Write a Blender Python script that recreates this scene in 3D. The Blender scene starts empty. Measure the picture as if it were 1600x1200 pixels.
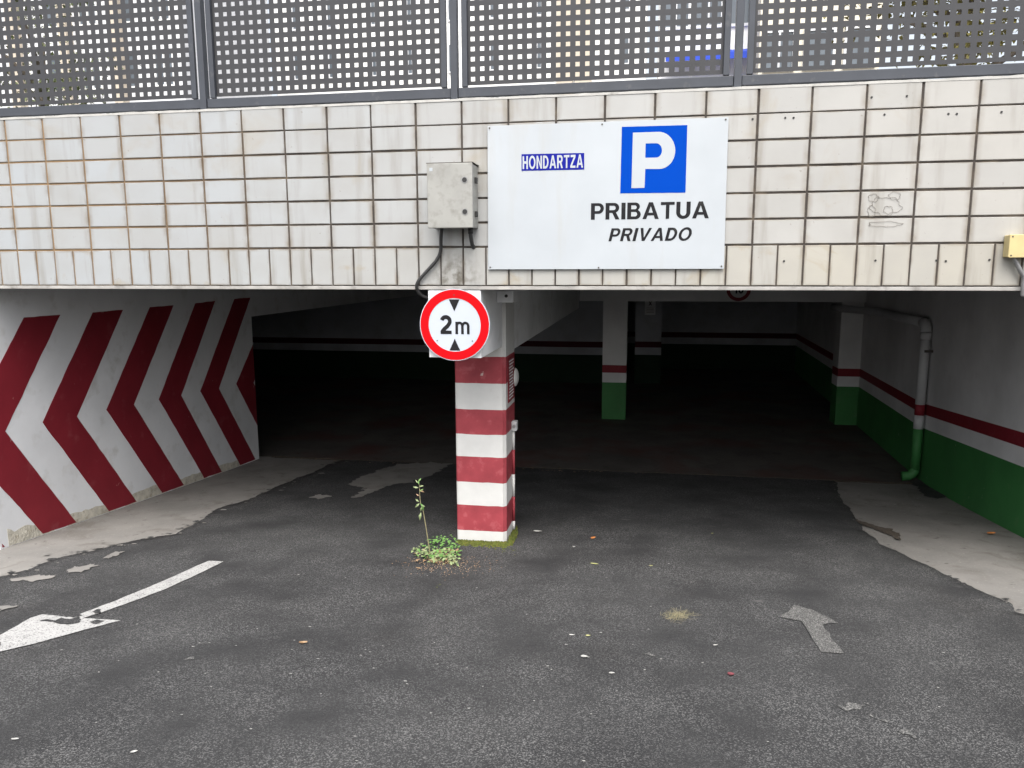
import bpy, bmesh, math, random
from mathutils import Vector, Matrix, noise
random.seed(7)
R_ = math.radians
scene = bpy.context.scene
COL = scene.collection

# ------------------------------------------------------------------ camera
FPX = 1185.45                                   # focal length in photo pixels (1600 wide)
CAM = Vector((1.2994, -5.4080, 2.7393))
YAW, PIT, ROL = 0.1730, 0.1539, -0.0032
def cam_axes():
    cy, sy, cp, sp, cr, sr = math.cos(YAW), math.sin(YAW), math.cos(PIT), math.sin(PIT), math.cos(ROL), math.sin(ROL)
    F = Vector((-sy*cp, cy*cp, -sp)); Rt = Vector((cy, sy, 0)); U = Rt.cross(F)
    return cr*Rt + sr*U, -sr*Rt + cr*U, F
AR, AU, AF = cam_axes()
cd = bpy.data.cameras.new('camera'); cam = bpy.data.objects.new('camera', cd); COL.objects.link(cam)
cd.sensor_fit = 'HORIZONTAL'; cd.sensor_width = 36; cd.lens = FPX/1600*36; cd.clip_start = .05; cd.clip_end = 600
m = Matrix((AR, AU, -AF)).transposed().to_4x4(); m.translation = CAM; cam.matrix_world = m
scene.camera = cam

# ------------------------------------------------------------------ sky, sun, exposure (overcast day)
SUN_EL, SUN_AZ = R_(56), R_(172)                # azimuth measured from +Y towards +X (behind the viewer, to the right)
w = bpy.data.worlds.new('World'); scene.world = w; w.use_nodes = True
nt = w.node_tree; nt.nodes.clear()
wo = nt.nodes.new('ShaderNodeOutputWorld'); bg = nt.nodes.new('ShaderNodeBackground')
sky = nt.nodes.new('ShaderNodeTexSky'); sky.sky_type = 'NISHITA'; sky.sun_disc = False
sky.sun_elevation = SUN_EL; sky.sun_rotation = SUN_AZ; sky.air_density = 1.0; sky.dust_density = 6.0; sky.ozone_density = 1.0
hs = nt.nodes.new('ShaderNodeHueSaturation'); hs.inputs['Saturation'].default_value = .38
nt.links.new(sky.outputs[0], hs.inputs['Color']); nt.links.new(hs.outputs[0], bg.inputs['Color'])
bg.inputs['Strength'].default_value = .15; nt.links.new(bg.outputs[0], wo.inputs['Surface'])
sd = bpy.data.lights.new('sun', 'SUN'); sd.energy = 0.55; sd.angle = R_(60); sd.color = (1, .985, .955)
sun = bpy.data.objects.new('sun', sd); COL.objects.link(sun)
sdir = Vector((math.sin(SUN_AZ)*math.cos(SUN_EL), math.cos(SUN_AZ)*math.cos(SUN_EL), math.sin(SUN_EL)))
sun.rotation_euler = sdir.to_track_quat('Z', 'Y').to_euler(); sun.location = (0, -10, 20)
vs = scene.view_settings; vs.view_transform = 'Standard'; vs.look = 'None'; vs.gamma = 1; vs.use_curve_mapping = False
vs.exposure = 1.25

# ------------------------------------------------------------------ pixel -> place helpers
def ray(x, y): return AF + AR*((x-800)/FPX) - AU*((y-600)/FPX)
def onY(x, y, Y): r = ray(x, y); return CAM + r*((Y-CAM.y)/r.y)
def onX(x, y, X): r = ray(x, y); return CAM + r*((X-CAM.x)/r.x)
JY = 4.62                                       # where the ramp meets the level garage floor
def g(X, Y):                                    # height of the ramp
    Xc = max(-9, min(9, X)); a = .42+.02*Xc
    if Y >= JY: return 0.0
    if Y >= 0: return a*(1-Y/JY)**1.12
    s = a*1.12/JY
    d = -Y
    if d < 1: rise = s*d + (.125-s)*d*d/2
    else: rise = s + (.125-s)/2 + .125*(min(d, 9)-1)
    return a + rise
def ong(x, y, lift=0.0):
    r = ray(x, y); t0, t1 = .5, 60.0
    for _ in range(60):
        t = (t0+t1)/2; p = CAM+r*t
        if p.z > g(p.x, p.y)+lift: t0 = t
        else: t1 = t
    return CAM + r*t0

# ------------------------------------------------------------------ object helpers
def tag(o, label=None, cat=None, group=None, kind=None):
    if label: o['label'] = label
    if cat: o['category'] = cat
    if group: o['group'] = group
    if kind: o['kind'] = kind
    return o
def link(name, me, mat=None, parent=None):
    o = bpy.data.objects.new(name, me); COL.objects.link(o)
    if mat is not None and me is not None and not me.materials: me.materials.append(mat)
    if parent is not None:
        o.parent = parent
        o.matrix_parent_inverse = Matrix.Translation(parent.location).inverted()
    return o
def empty(name, loc=(0, 0, 0)):
    o = bpy.data.objects.new(name, None); COL.objects.link(o); o.location = loc; o.empty_display_size = .1
    return o
def pydata(name, verts, faces, mat, parent=None, smooth=False):
    me = bpy.data.meshes.new(name); me.from_pydata([tuple(v) for v in verts], [], faces); me.validate()
    bm = bmesh.new(); bm.from_mesh(me); bmesh.ops.recalc_face_normals(bm, faces=bm.faces); bm.to_mesh(me); bm.free()
    if smooth:
        for p in me.polygons: p.use_smooth = True
    return link(name, me, mat, parent)
def box_me(name, x0, x1, y0, y1, z0, z1, bev=0.0, seg=2):
    bm = bmesh.new(); bmesh.ops.create_cube(bm, size=1)
    bmesh.ops.scale(bm, vec=(x1-x0, y1-y0, z1-z0), verts=bm.verts)
    bmesh.ops.translate(bm, vec=((x0+x1)/2, (y0+y1)/2, (z0+z1)/2), verts=bm.verts)
    if bev: bmesh.ops.bevel(bm, geom=list(bm.edges), offset=bev, segments=seg, affect='EDGES', profile=.5)
    me = bpy.data.meshes.new(name); bm.to_mesh(me); bm.free(); return me
def box(name, x0, x1, y0, y1, z0, z1, mat, parent=None, bev=0.0):
    return link(name, box_me(name, x0, x1, y0, y1, z0, z1, bev), mat, parent)
def prism(name, poly, axis, a0, a1, mat, parent=None, bev=0.0):
    """poly of 2D points extruded along an axis: 'Y' -> points (x,z); 'X' -> (y,z); 'Z' -> (x,y)"""
    def P(u, v, a): return {'Y': (u, a, v), 'X': (a, u, v), 'Z': (u, v, a)}[axis]
    n = len(poly); V = [P(u, v, a0) for u, v in poly]+[P(u, v, a1) for u, v in poly]
    F = [list(range(n)), list(range(n, 2*n))]+[[i, (i+1) % n, n+(i+1) % n, n+i] for i in range(n)]
    me = bpy.data.meshes.new(name); me.from_pydata(V, [], F)
    bm = bmesh.new(); bm.from_mesh(me); bmesh.ops.recalc_face_normals(bm, faces=bm.faces)
    if bev: bmesh.ops.bevel(bm, geom=list(bm.edges), offset=bev, segments=1, affect='EDGES')
    bm.to_mesh(me); bm.free()
    return link(name, me, mat, parent)
def tube(name, pts, r, mat, parent=None, seg=12, caps=True):
    pts = [Vector(p) for p in pts]; n = len(pts); V = []; F = []
    rs = r if isinstance(r, (list, tuple)) else [r]*n
    up = Vector((0, 0, 1)); prev = None
    for i, p in enumerate(pts):
        t = (pts[min(i+1, n-1)]-pts[max(i-1, 0)]).normalized()
        if prev is None:
            a = t.cross(up);  a = a if a.length > .05 else t.cross(Vector((1, 0, 0)))
        else: a = prev - t*prev.dot(t)
        a.normalize(); b = t.cross(a); prev = a
        for k in range(seg):
            an = 2*math.pi*k/seg; V.append(p+(a*math.cos(an)+b*math.sin(an))*rs[i])
    for i in range(n-1):
        for k in range(seg): F.append([i*seg+k, i*seg+(k+1) % seg, (i+1)*seg+(k+1) % seg, (i+1)*seg+k])
    if caps: F += [list(range(seg)), list(range((n-1)*seg, n*seg))]
    return pydata(name, V, F, mat, parent, smooth=True)
def disc(name, c, r, y0, y1, mat, parent=None, seg=64, inner=0.0):
    """disc or ring facing -Y"""
    V = []; F = []
    for (yy) in (y0, y1):
        for rr in ((r, inner) if inner else (r,)):
            V += [(c[0]+rr*math.cos(2*math.pi*k/seg), yy, c[1]+rr*math.sin(2*math.pi*k/seg)) for k in range(seg)]
    if inner:
        for k in range(seg):
            j = (k+1) % seg
            F += [[k, j, seg+j, seg+k], [2*seg+k, 2*seg+j, 3*seg+j, 3*seg+k], [k, j, 2*seg+j, 2*seg+k], [seg+k, seg+j, 3*seg+j, 3*seg+k]]
    else:
        F += [list(range(seg)), list(range(seg, 2*seg))]
        F += [[k, (k+1) % seg, seg+(k+1) % seg, seg+k] for k in range(seg)]
    return pydata(name, V, F, mat, parent)
# heavy sans-serif capitals drawn as outlines (cap height 1, stroke S)
S = .235
def arc_(cx_, cy_, rx, ry, a0, a1, n=14): return [(cx_+rx*math.cos(R_(a0+(a1-a0)*i/n)), cy_+ry*math.sin(R_(a0+(a1-a0)*i/n))) for i in range(n+1)]
def stroke(pts, wd):
    L = []; Q = []; n = len(pts)
    for i, p in enumerate(pts):
        a, b_ = Vector(pts[max(i-1, 0)]), Vector(pts[min(i+1, n-1)]); d = (b_-a).normalized(); nn = Vector((-d.y, d.x))
        if 0 < i < n-1:
            d1 = (Vector(p)-a).normalized(); d2 = (b_-Vector(p)).normalized(); k = 1/max(.5, math.sqrt((1+d1.dot(d2))/2))
        else: k = 1
        L.append(tuple(Vector(p)+nn*wd/2*k)); Q.append(tuple(Vector(p)-nn*wd/2*k))
    return L+Q[::-1]
def bowl(x0, x1, y0, y1): r = (y1-y0)/2; return [(x0, y0)]+arc_(x1-r*.95, (y0+y1)/2, r*.95, r, -90, 90)+[(x0, y1)]
GL = {
 'I': (S+.01, [([(0, 0), (S+.01, 0), (S+.01, 1), (0, 1)], [])]),
 'T': (.80, [([(.2975, 0), (.5025, 0), (.5025, .825), (.8, .825), (.8, 1), (0, 1), (0, .825), (.2975, .825)], [])]),
 'H': (.80, [([(0, 0), (S, 0), (S, .415), (.8-S, .415), (.8-S, 0), (.8, 0), (.8, 1), (.8-S, 1), (.8-S, .6), (S, .6), (S, 1), (0, 1)], [])]),
 'N': (.80, [([(0, 0), (S*.95, 0), (S*.95, .66), (.59, 0), (.8, 0), (.8, 1), (.8-S*.95, 1), (.8-S*.95, .34), (.21, 1), (0, 1)], [])]),
 'Z': (.74, [([(0, 0), (.74, 0), (.74, .175), (.25, .175), (.74, .83), (.74, 1), (.03, 1), (.03, .825), (.48, .825), (0, .18)], [])]),
 'V': (.90, [([(.34, 0), (.56, 0), (.9, 1), (.675, 1), (.45, .26), (.225, 1), (0, 1)], [])]),
 'A': (.96, [([(0, 0), (.225, 0), (.30, .215), (.66, .215), (.735, 0), (.96, 0), (.595, 1), (.365, 1)], [[(.355, .38), (.605, .38), (.48, .77)]])]),
 'U': (.82, [([(0, 1), (0, .36)]+arc_(.41, .36, .41, .38, 180, 360)+[(.82, 1), (.82-S, 1)]+arc_(.41, .36, .41-S, .19, 360, 180)+[(S, 1)], [])]),
 'P': (.77, [([(0, 0), (S, 0), (S, .355)]+bowl(S, .77, .355, 1)[1:-1]+[(0, 1)], [bowl(S, .565, .525, .83)])]),
 'R': (.84, [([(0, 0), (S, 0), (S, .40), (.40, .40), (.60, 0), (.84, 0), (.62, .43)]+arc_(.50, .70, .31, .30, -62, 90)+[(0, 1)], [bowl(S, .595, .565, .83)])]),
 'B': (.80, [([(0, 0)]+arc_(.50, .285, .30, .285, -90, 62)+arc_(.47, .755, .27, .245, -48, 90)+[(0, 1)], [bowl(S, .585, .17, .435), bowl(S, .55, .60, .83)])]),
 'D': (.82, [([(0, 0)]+arc_(.36, .5, .46, .5, -90, 90)+[(0, 1)], [[(S, .175)]+arc_(.34, .5, .27, .325, -90, 90)+[(S, .825)]])]),
 'O': (.98, [(arc_(.49, .5, .49, .52, 0, 360, 36)[:-1], [arc_(.49, .5, .275, .345, 0, 360, 36)[:-1]])]),
 '2': (.66, [(stroke(arc_(.33, .685, .235, .225, 165, -28, 16)+[(.42, .42), (.26, .29), (.15, .17), (.12, .10)], .215), []), ([(.02, 0), (.66, 0), (.66, .185), (.02, .185)], [])]),
 'm': (1.10, [([(0, 0), (.21, 0), (.21, .98), (0, .98)], []), (stroke([(.105, .55)]+arc_(.325, .64, .225, .255, 170, 0, 12)+[(.55, 0)], .20), []), (stroke([(.55, .55)]+arc_(.775, .64, .225, .255, 170, 0, 12)+[(1.0, 0)], .20), [])]),
 '1': (.42, [([(.22, 0), (.42, 0), (.42, 1), (.27, 1), (0, .80), (0, .64), (.22, .75)], [])]),
 '0': (.66, [(arc_(.33, .5, .33, .51, 0, 360, 30)[:-1], [arc_(.33, .5, .14, .34, 0, 360, 30)[:-1]])]),
 'X': (.86, [([(0, 0), (.22, 0), (.43, .34), (.64, 0), (.86, 0), (.55, .51), (.84, 1), (.62, 1), (.43, .67), (.24, 1), (.02, 1), (.31, .51)], [])]),
}
def letters(name, body, x0, x1, z0, z1, y, mat, parent, shear=0.0, gap=.12):
    """one lettering mesh facing -Y, fitted to the rectangle x0..x1, z0..z1"""
    wid = sum(GL[c][0] for c in body)+gap*(len(body)-1)+shear; sx_ = (x1-x0)/wid; sz_ = z1-z0
    bm_all = bmesh.new(); cur = 0.0; k = 0
    for c in body:
        for outer, holes in GL[c][1]:
            cu = bpy.data.curves.new('g', 'CURVE'); cu.dimensions = '2D'; cu.fill_mode = 'FRONT'
            for pts in [outer]+holes:
                sp = cu.splines.new('POLY'); sp.points.add(len(pts)-1); sp.use_cyclic_u = True
                for q, p in zip(sp.points, pts): q.co = (p[0], p[1], 0, 1)
            ob = bpy.data.objects.new('g', cu); COL.objects.link(ob)
            me = bpy.data.meshes.new_from_object(ob.evaluated_get(bpy.context.evaluated_depsgraph_get())); bpy.data.objects.remove(ob); bpy.data.curves.remove(cu)
            for v in me.vertices: v.co = (x0+(cur+v.co.x+shear*v.co.y)*sx_, y-.00025*(k % 3), z0+v.co.y*sz_)
            bm_all.from_mesh(me); bpy.data.meshes.remove(me); k += 1
        cur += GL[c][0]+gap
    me = bpy.data.meshes.new(name); bm_all.to_mesh(me); bm_all.free()
    return link(name, me, mat, parent)

# ------------------------------------------------------------------ materials
def nodes(name):
    m = bpy.data.materials.new(name); m.use_nodes = True; t = m.node_tree; t.nodes.clear()
    out = t.nodes.new('ShaderNodeOutputMaterial'); b = t.nodes.new('ShaderNodeBsdfPrincipled'); t.links.new(b.outputs[0], out.inputs[0])
    geo = t.nodes.new('ShaderNodeNewGeometry')
    return m, t, b, geo.outputs['Position']
def N(t, typ, **kw):
    n = t.nodes.new(typ)
    for k, v in kw.items():
        if k in n.inputs: n.inputs[k].default_value = v
        else: setattr(n, k, v)
    return n
def noise_fac(t, pos, scale, lo, hi, detail=5, stretch=None, rough=.55, dist=0.0, offset=(0, 0, 0)):
    mp = N(t, 'ShaderNodeMapping'); mp.inputs['Scale'].default_value = stretch or (1, 1, 1); mp.inputs['Location'].default_value = offset
    t.links.new(pos, mp.inputs['Vector'])
    nz = N(t, 'ShaderNodeTexNoise', Scale=scale, Detail=detail, Roughness=rough, Distortion=dist); t.links.new(mp.outputs[0], nz.inputs['Vector'])
    mr = N(t, 'ShaderNodeMapRange'); mr.inputs['From Min'].default_value = lo; mr.inputs['From Max'].default_value = hi
    t.links.new(nz.outputs['Fac'], mr.inputs['Value']); return mr.outputs[0]
def mix(t, fac, a, b, blend='MIX'):
    n = N(t, 'ShaderNodeMix'); n.data_type = 'RGBA'; n.blend_type = blend; n.clamp_factor = True
    for s, v in ((n.inputs[0], fac), (n.inputs[6], a), (n.inputs[7], b)):
        if hasattr(v, 'is_linked'): t.links.new(v, s)
        elif isinstance(v, (int, float)): s.default_value = v
        else: s.default_value = (*v, 1)
    return n.outputs[2]
def math_(t, op, a, b=0.0):
    n = N(t, 'ShaderNodeMath', operation=op)
    for i, v in enumerate((a, b)):
        if hasattr(v, 'is_linked'): t.links.new(v, n.inputs[i])
        else: n.inputs[i].default_value = v
    return n.outputs[0]
def bump(t, b, h, strength=.3, dist=.005):
    n = N(t, 'ShaderNodeBump', Strength=strength, Distance=dist); t.links.new(h, n.inputs['Height']); t.links.new(n.outputs[0], b.inputs['Normal'])
def simple(name, col, rough=.6, metal=0.0, var=.12, vscale=3.0, dirt=None, dscale=4.0, dlo=.55, dhi=.8, bs=.15, bscale=60, streak=False, bdist=.003, spec=.5, chips=None):
    m, t, b, pos = nodes(name)
    dark = tuple(c*(1-var) for c in col); lite = tuple(min(1, c*(1+var*.5)) for c in col)
    c = mix(t, noise_fac(t, pos, vscale, .3, .7), dark, lite)
    if dirt: c = mix(t, noise_fac(t, pos, dscale, dlo, dhi, 8, stretch=(1, 1, .12) if streak else None), c, dirt)
    if chips: c = mix(t, math_(t, 'MULTIPLY', noise_fac(t, pos, 9, .70, .72, 8, dist=.2), .8), c, chips)
    b.inputs['Specular IOR Level'].default_value = spec
    t.links.new(c, b.inputs['Base Color']); b.inputs['Roughness'].default_value = rough; b.inputs['Metallic'].default_value = metal
    if bs: bump(t, b, noise_fac(t, pos, bscale, 0, 1, 4), bs, bdist)
    return m

def tile_material(name, warm, stain):
    m, t, b, pos = nodes(name)
    oi = N(t, 'ShaderNodeObjectInfo')
    sx = N(t, 'ShaderNodeSeparateXYZ'); t.links.new(pos, sx.inputs[0])
    gx = N(t, 'ShaderNodeMapRange'); gx.inputs['From Min'].default_value = -2.5; gx.inputs['From Max'].default_value = 3.4
    t.links.new(sx.outputs['X'], gx.inputs['Value'])
    c = mix(t, gx.outputs[0], (.335, .355, .37), warm)                       # cleaner glaze left, creamier batch right
    c = mix(t, math_(t, 'MULTIPLY', oi.outputs['Random'], .55), c, (.33, .33, .32))
    c = mix(t, math_(t, 'MULTIPLY', noise_fac(t, pos, 2.6, .42, .75, 8), .5), c, (.28, .275, .255))
    c = mix(t, math_(t, 'MULTIPLY', noise_fac(t, pos, 7, .55, .78, 9, stretch=(1, 1, .10)), .75 if stain < .6 else .95), c, (.20, .185, .155))   # drip streaks
    c = mix(t, math_(t, 'MULTIPLY', noise_fac(t, pos, 1.7, .58, .74, 10, dist=1.5, offset=(3, 0, 7)), stain), c, (.28, .225, .13))  # yellowish staining
    c = mix(t, math_(t, 'MULTIPLY', noise_fac(t, pos, 30, .68, .74, 3), .55), c, (.2, .18, .15))                      # specks
    tc = N(t, 'ShaderNodeTexCoord'); sg = N(t, 'ShaderNodeSeparateXYZ'); t.links.new(tc.outputs['Generated'], sg.inputs[0])
    ex = math_(t, 'ABSOLUTE', math_(t, 'SUBTRACT', sg.outputs['X'], .5)); ez = math_(t, 'ABSOLUTE', math_(t, 'SUBTRACT', sg.outputs['Z'], .5))
    er = N(t, 'ShaderNodeMapRange'); er.inputs['From Min'].default_value = .44; er.inputs['From Max'].default_value = .505; t.links.new(math_(t, 'MAXIMUM', math_(t, 'ADD', math_(t, 'MULTIPLY', ex, .5), .25), ez), er.inputs['Value'])
    c = mix(t, math_(t, 'MULTIPLY', math_(t, 'MULTIPLY', er.outputs[0], noise_fac(t, pos, 5, .38, .66, 7)), .85), c, (.17, .135, .095))     # grime creeping in from the joints
    if stain > .6:      # sooty blotch left on the edge tiles under the cabinet
        dv = N(t, 'ShaderNodeVectorMath', operation='DISTANCE'); t.links.new(pos, dv.inputs[0]); dv.inputs[1].default_value = (-.06, 0, 2.645)
        mr0 = N(t, 'ShaderNodeMapRange'); mr0.inputs['From Min'].default_value = .23; mr0.inputs['From Max'].default_value = .06; t.links.new(dv.outputs['Value'], mr0.inputs['Value'])
        c = mix(t, math_(t, 'MULTIPLY', mr0.outputs[0], noise_fac(t, pos, 16, .40, .62, 8)), c, (.13, .12, .10))
    t.links.new(c, b.inputs['Base Color'])
    rr = noise_fac(t, pos, 9, .3, .7); mr = N(t, 'ShaderNodeMapRange'); mr.inputs['To Min'].default_value = .28; mr.inputs['To Max'].default_value = .5
    t.links.new(rr, mr.inputs['Value']); t.links.new(mr.outputs[0], b.inputs['Roughness'])
    bump(t, b, noise_fac(t, pos, 11, 0, 1, 3), .12, .004)
    return m
M = {}
M['tile'] = tile_material('glazed_tile', (.385, .375, .35), .28)
M['soldier'] = tile_material('glazed_edge_tile', (.385, .36, .30), .9)
def grout_material():
    m, t, b, pos = nodes('dirty_grout')
    sx = N(t, 'ShaderNodeSeparateXYZ'); t.links.new(pos, sx.inputs[0])
    gx = N(t, 'ShaderNodeMapRange'); gx.inputs['From Min'].default_value = -3.4; gx.inputs['From Max'].default_value = -1.2
    t.links.new(sx.outputs['X'], gx.inputs['Value'])
    c = mix(t, gx.outputs[0], (.23, .15, .08), (.050, .042, .036))
    c = mix(t, math_(t, 'MULTIPLY', noise_fac(t, pos, 6, .5, .75, 8), .7), c, (.20, .16, .11))
    t.links.new(c, b.inputs['Base Color']); b.inputs['Roughness'].default_value = .95
    bump(t, b, noise_fac(t, pos, 80, 0, 1), .5, .004)
    return m
M['grout'] = grout_material()
M['concrete_edge'] = simple('weathered_concrete_edge', (.36, .35, .33), .9, var=.3, vscale=5, dirt=(.12, .11, .10), dscale=9)
M['coping'] = simple('white_coping_mortar', (.45, .445, .42), .85, var=.2, vscale=9, dirt=(.18, .17, .15), dscale=7, dlo=.6)
M['fence'] = simple('graphite_powder_coat', (.056, .062, .074), .5, spec=.3, var=.12, vscale=6, dirt=(.12, .12, .12), dscale=14, dlo=.62, dhi=.85, bs=.03)
M['fence_sheet'] = simple('graphite_perforated_sheet', (.046, .047, .051), .55, spec=.3, var=.1, vscale=8, bs=.02)
M['white_paint'] = simple('white_wall_paint', (.74, .75, .765), .75, var=.12, vscale=1.6, dirt=(.50, .49, .46), dscale=5, dlo=.55, dhi=.85, bs=.3, bscale=35)
M['col_white'] = simple('white_column_paint', (.56, .56, .545), .6, var=.08, vscale=6, dirt=(.45, .42, .38), dscale=16, dlo=.66, dhi=.85, bs=.35, bscale=40)
M['col_red'] = simple('red_column_paint', (.30, .048, .060), .55, spec=.25, chips=(.55, .45, .42), var=.2, vscale=6, dirt=(.46, .15, .16), dscale=12, dlo=.55, dhi=.95, bs=.35, bscale=40)
M['red'] = simple('oxide_red_wall_paint', (.215, .018, .028), .55, spec=.25, chips=(.40, .20, .19), var=.15, vscale=2.5, dirt=(.28, .07, .08), dscale=6, dlo=.6, dhi=.95, bs=.25, bscale=35)
M['green'] = simple('green_wall_paint', (.045, .19, .055), .55, spec=.3, chips=(.35, .40, .32), var=.2, vscale=2.0, dirt=(.10, .20, .09), dscale=5, dlo=.6, dhi=.9, bs=.2, bscale=35)
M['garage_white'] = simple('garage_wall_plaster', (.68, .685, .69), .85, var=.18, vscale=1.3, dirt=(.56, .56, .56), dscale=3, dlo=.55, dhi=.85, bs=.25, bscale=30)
M['shaded_plaster'] = simple('shaded_garage_plaster', (.40, .42, .46), .9, var=.2, vscale=1.3, dirt=(.30, .30, .31), dscale=3, dlo=.5, dhi=.85, bs=.25, bscale=30)  # garage plaster again, darkened: deep-interior shade is put into the colour
M['shaded_green'] = simple('shaded_green_paint', (.008, .026, .012), .7, spec=.2, var=.25, vscale=2)  # same green paint with the back of the garage's shade in its colour
M['shaded_red'] = simple('shaded_red_paint', (.06, .008, .012), .7, spec=.2, var=.2, vscale=2)  # same red paint, colour lowered to stand for shade deep inside
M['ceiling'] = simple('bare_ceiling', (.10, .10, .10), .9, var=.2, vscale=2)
M['chip'] = simple('crumbled_render', (.56, .53, .45), .95, var=.25, vscale=14, dirt=(.33, .29, .22), dscale=22, dlo=.52, dhi=.75, bs=.7, bscale=45, bdist=.02)
M['sign_white'] = simple('white_sign_sheet', (.40, .43, .455), .4, var=.06, vscale=2.5, dirt=(.37, .37, .355), dscale=6, dlo=.55, dhi=.85, bs=.02, bscale=4, streak=True)
M['blue'] = simple('blue_film', (.0, .050, .37), .6, var=.05, bs=0, spec=.04)
M['dblue'] = simple('dark_blue_film', (.004, .008, .22), .5, var=.05, bs=0, spec=.15)
M['black'] = simple('black_lettering', (.014, .014, .016), .6, var=.2, dirt=(.09, .09, .08), dscale=5, dlo=.62, dhi=.9, bs=0, spec=.15)
M['sign_red'] = simple('red_sign_film', (.52, .002, .006), .45, var=.05, bs=0, spec=.12)
M['sign_face'] = simple('white_sign_film', (.46, .50, .56), .35, var=.04, bs=0)
M['dark'] = simple('dark_rubber', (.02, .02, .02), .6, bs=0)
M['screw'] = simple('weathered_screw', (.10, .09, .08), .5, .6, bs=0)
M['enclosure'] = simple('mottled_grey_enclosure', (.31, .31, .29), .5, .15, var=.12, vscale=5, dirt=(.22, .215, .195), dscale=18, dlo=.48, dhi=.75, bs=.08, bscale=50)
M['encl_side'] = M['enclosure']
M['cable'] = simple('black_cable', (.03, .03, .03), .5, bs=0)
M['yellow'] = simple('yellowed_plastic', (.52, .43, .21), .5, var=.1, vscale=8, bs=.03)
M['grey_pvc'] = simple('grey_pvc_pipe', (.50, .51, .52), .45, var=.08, vscale=4, bs=.03)
M['steel'] = simple('galvanised_steel', (.30, .30, .30), .45, .6, var=.25, vscale=12, bs=.05)
M['moss'] = simple('moss', (.10, .125, .018), .95, var=.5, vscale=30, dirt=(.17, .15, .03), dscale=40, dlo=.5, dhi=.7, bs=1, bscale=150, bdist=.01)
M['debris'] = simple('damp_debris', (.07, .055, .04), .95, var=.5, vscale=40, bs=1, bscale=90, bdist=.01)

def leaf_material(name, a, b_, trans=.25):
    m, t, b, pos = nodes(name)
    oi = N(t, 'ShaderNodeObjectInfo')
    c = mix(t, noise_fac(t, pos, 40, .35, .65, 3), a, b_)
    t.links.new(c, b.inputs['Base Color']); b.inputs['Roughness'].default_value = .6
    return m
M['leaf'] = leaf_material('weed_leaf', (.08, .20, .04), (.19, .36, .10))
M['leaf_pale'] = leaf_material('pale_weed_leaf', (.16, .22, .09), (.28, .33, .17))
M['leaf_brown'] = leaf_material('dry_leaf', (.20, .12, .06), (.36, .25, .15))
M['leaf_orange'] = leaf_material('orange_leaf', (.42, .13, .03), (.55, .25, .08))
M['leaf_lime'] = leaf_material('lime_leaf', (.24, .26, .08), (.36, .35, .16))
M['petal_white'] = leaf_material('white_scrap', (.26, .26, .245), (.36, .36, .34))
M['petal_red'] = leaf_material('red_petal', (.10, .022, .028), (.17, .04, .05))
M['straw'] = leaf_material('pale_straw', (.20, .18, .10), (.32, .29, .18))
M['stem'] = leaf_material('weed_stem', (.14, .13, .07), (.22, .20, .11))
M['olive_leaf'] = leaf_material('olive_foliage', (.09, .085, .02), (.20, .17, .04))
M['green_leaf'] = leaf_material('tree_foliage', (.05, .075, .02), (.12, .14, .05))
M['bark'] = simple('bark', (.12, .10, .08), .9, var=.3, vscale=10)

def asphalt_material():
    m, t, b, pos = nodes('worn_asphalt')
    base = mix(t, noise_fac(t, pos, 1.1, .35, .68, 6, dist=.6), (.033, .0335, .0345), (.046, .0465, .047))
    base = mix(t, math_(t, 'MULTIPLY', noise_fac(t, pos, .7, .52, .70, 7, dist=1.2, offset=(11, 4, 0)), .45), base, (.024, .024, .025))    # damp, oily patches
    base = mix(t, math_(t, 'MULTIPLY', noise_fac(t, pos, .9, .60, .78, 5, offset=(2, 9, 0)), .5), base, (.040, .037, .034))           # brown silt
    vo = N(t, 'ShaderNodeTexVoronoi', Scale=185.0); vo.feature = 'F1'; t.links.new(pos, vo.inputs['Vector'])
    sep = N(t, 'ShaderNodeSeparateColor'); t.links.new(vo.outputs['Color'], sep.inputs[0])
    st = N(t, 'ShaderNodeMapRange'); st.inputs['From Min'].default_value = .55; st.inputs['From Max'].default_value = 1.0
    t.links.new(sep.outputs[0], st.inputs['Value'])
    chip = math_(t, 'MULTIPLY', st.outputs[0], noise_fac(t, pos, 2.2, .28, .62, 4))
    c = mix(t, math_(t, 'MULTIPLY', chip, .62), base, (.27, .27, .265))
    dk = N(t, 'ShaderNodeMapRange'); dk.inputs['From Min'].default_value = .5; dk.inputs['From Max'].default_value = .0
    t.links.new(sep.outputs[1], dk.inputs['Value'])
    c = mix(t, math_(t, 'MULTIPLY', dk.outputs[0], .5), c, (.016, .016, .017))
    c = mix(t, math_(t, 'MULTIPLY', noise_fac(t, pos, 260, .70, .80, 2), .7), c, (.42, .41, .39))
    # pale dried scuffs, stretched along the ramp's width
    c = mix(t, math_(t, 'MULTIPLY', noise_fac(t, pos, 1.6, .69, .78, 9, stretch=(1, 2.6, 1), dist=.8, offset=(5.3, 1.7, 0)), .45), c, (.22, .215, .21))
    t.links.new(c, b.inputs['Base Color'])
    rg = N(t, 'ShaderNodeMapRange'); rg.inputs['To Min'].default_value = .72; rg.inputs['To Max'].default_value = .95
    t.links.new(noise_fac(t, pos, 1.3, .35, .65), rg.inputs['Value']); t.links.new(rg.outputs[0], b.inputs['Roughness'])
    b.inputs['Specular IOR Level'].default_value = .25
    bump(t, b, math_(t, 'ADD', vo.outputs['Distance'], noise_fac(t, pos, 90, 0, 1, 3)), .55, .006)
    return m
M['asphalt'] = asphalt_material()
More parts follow.
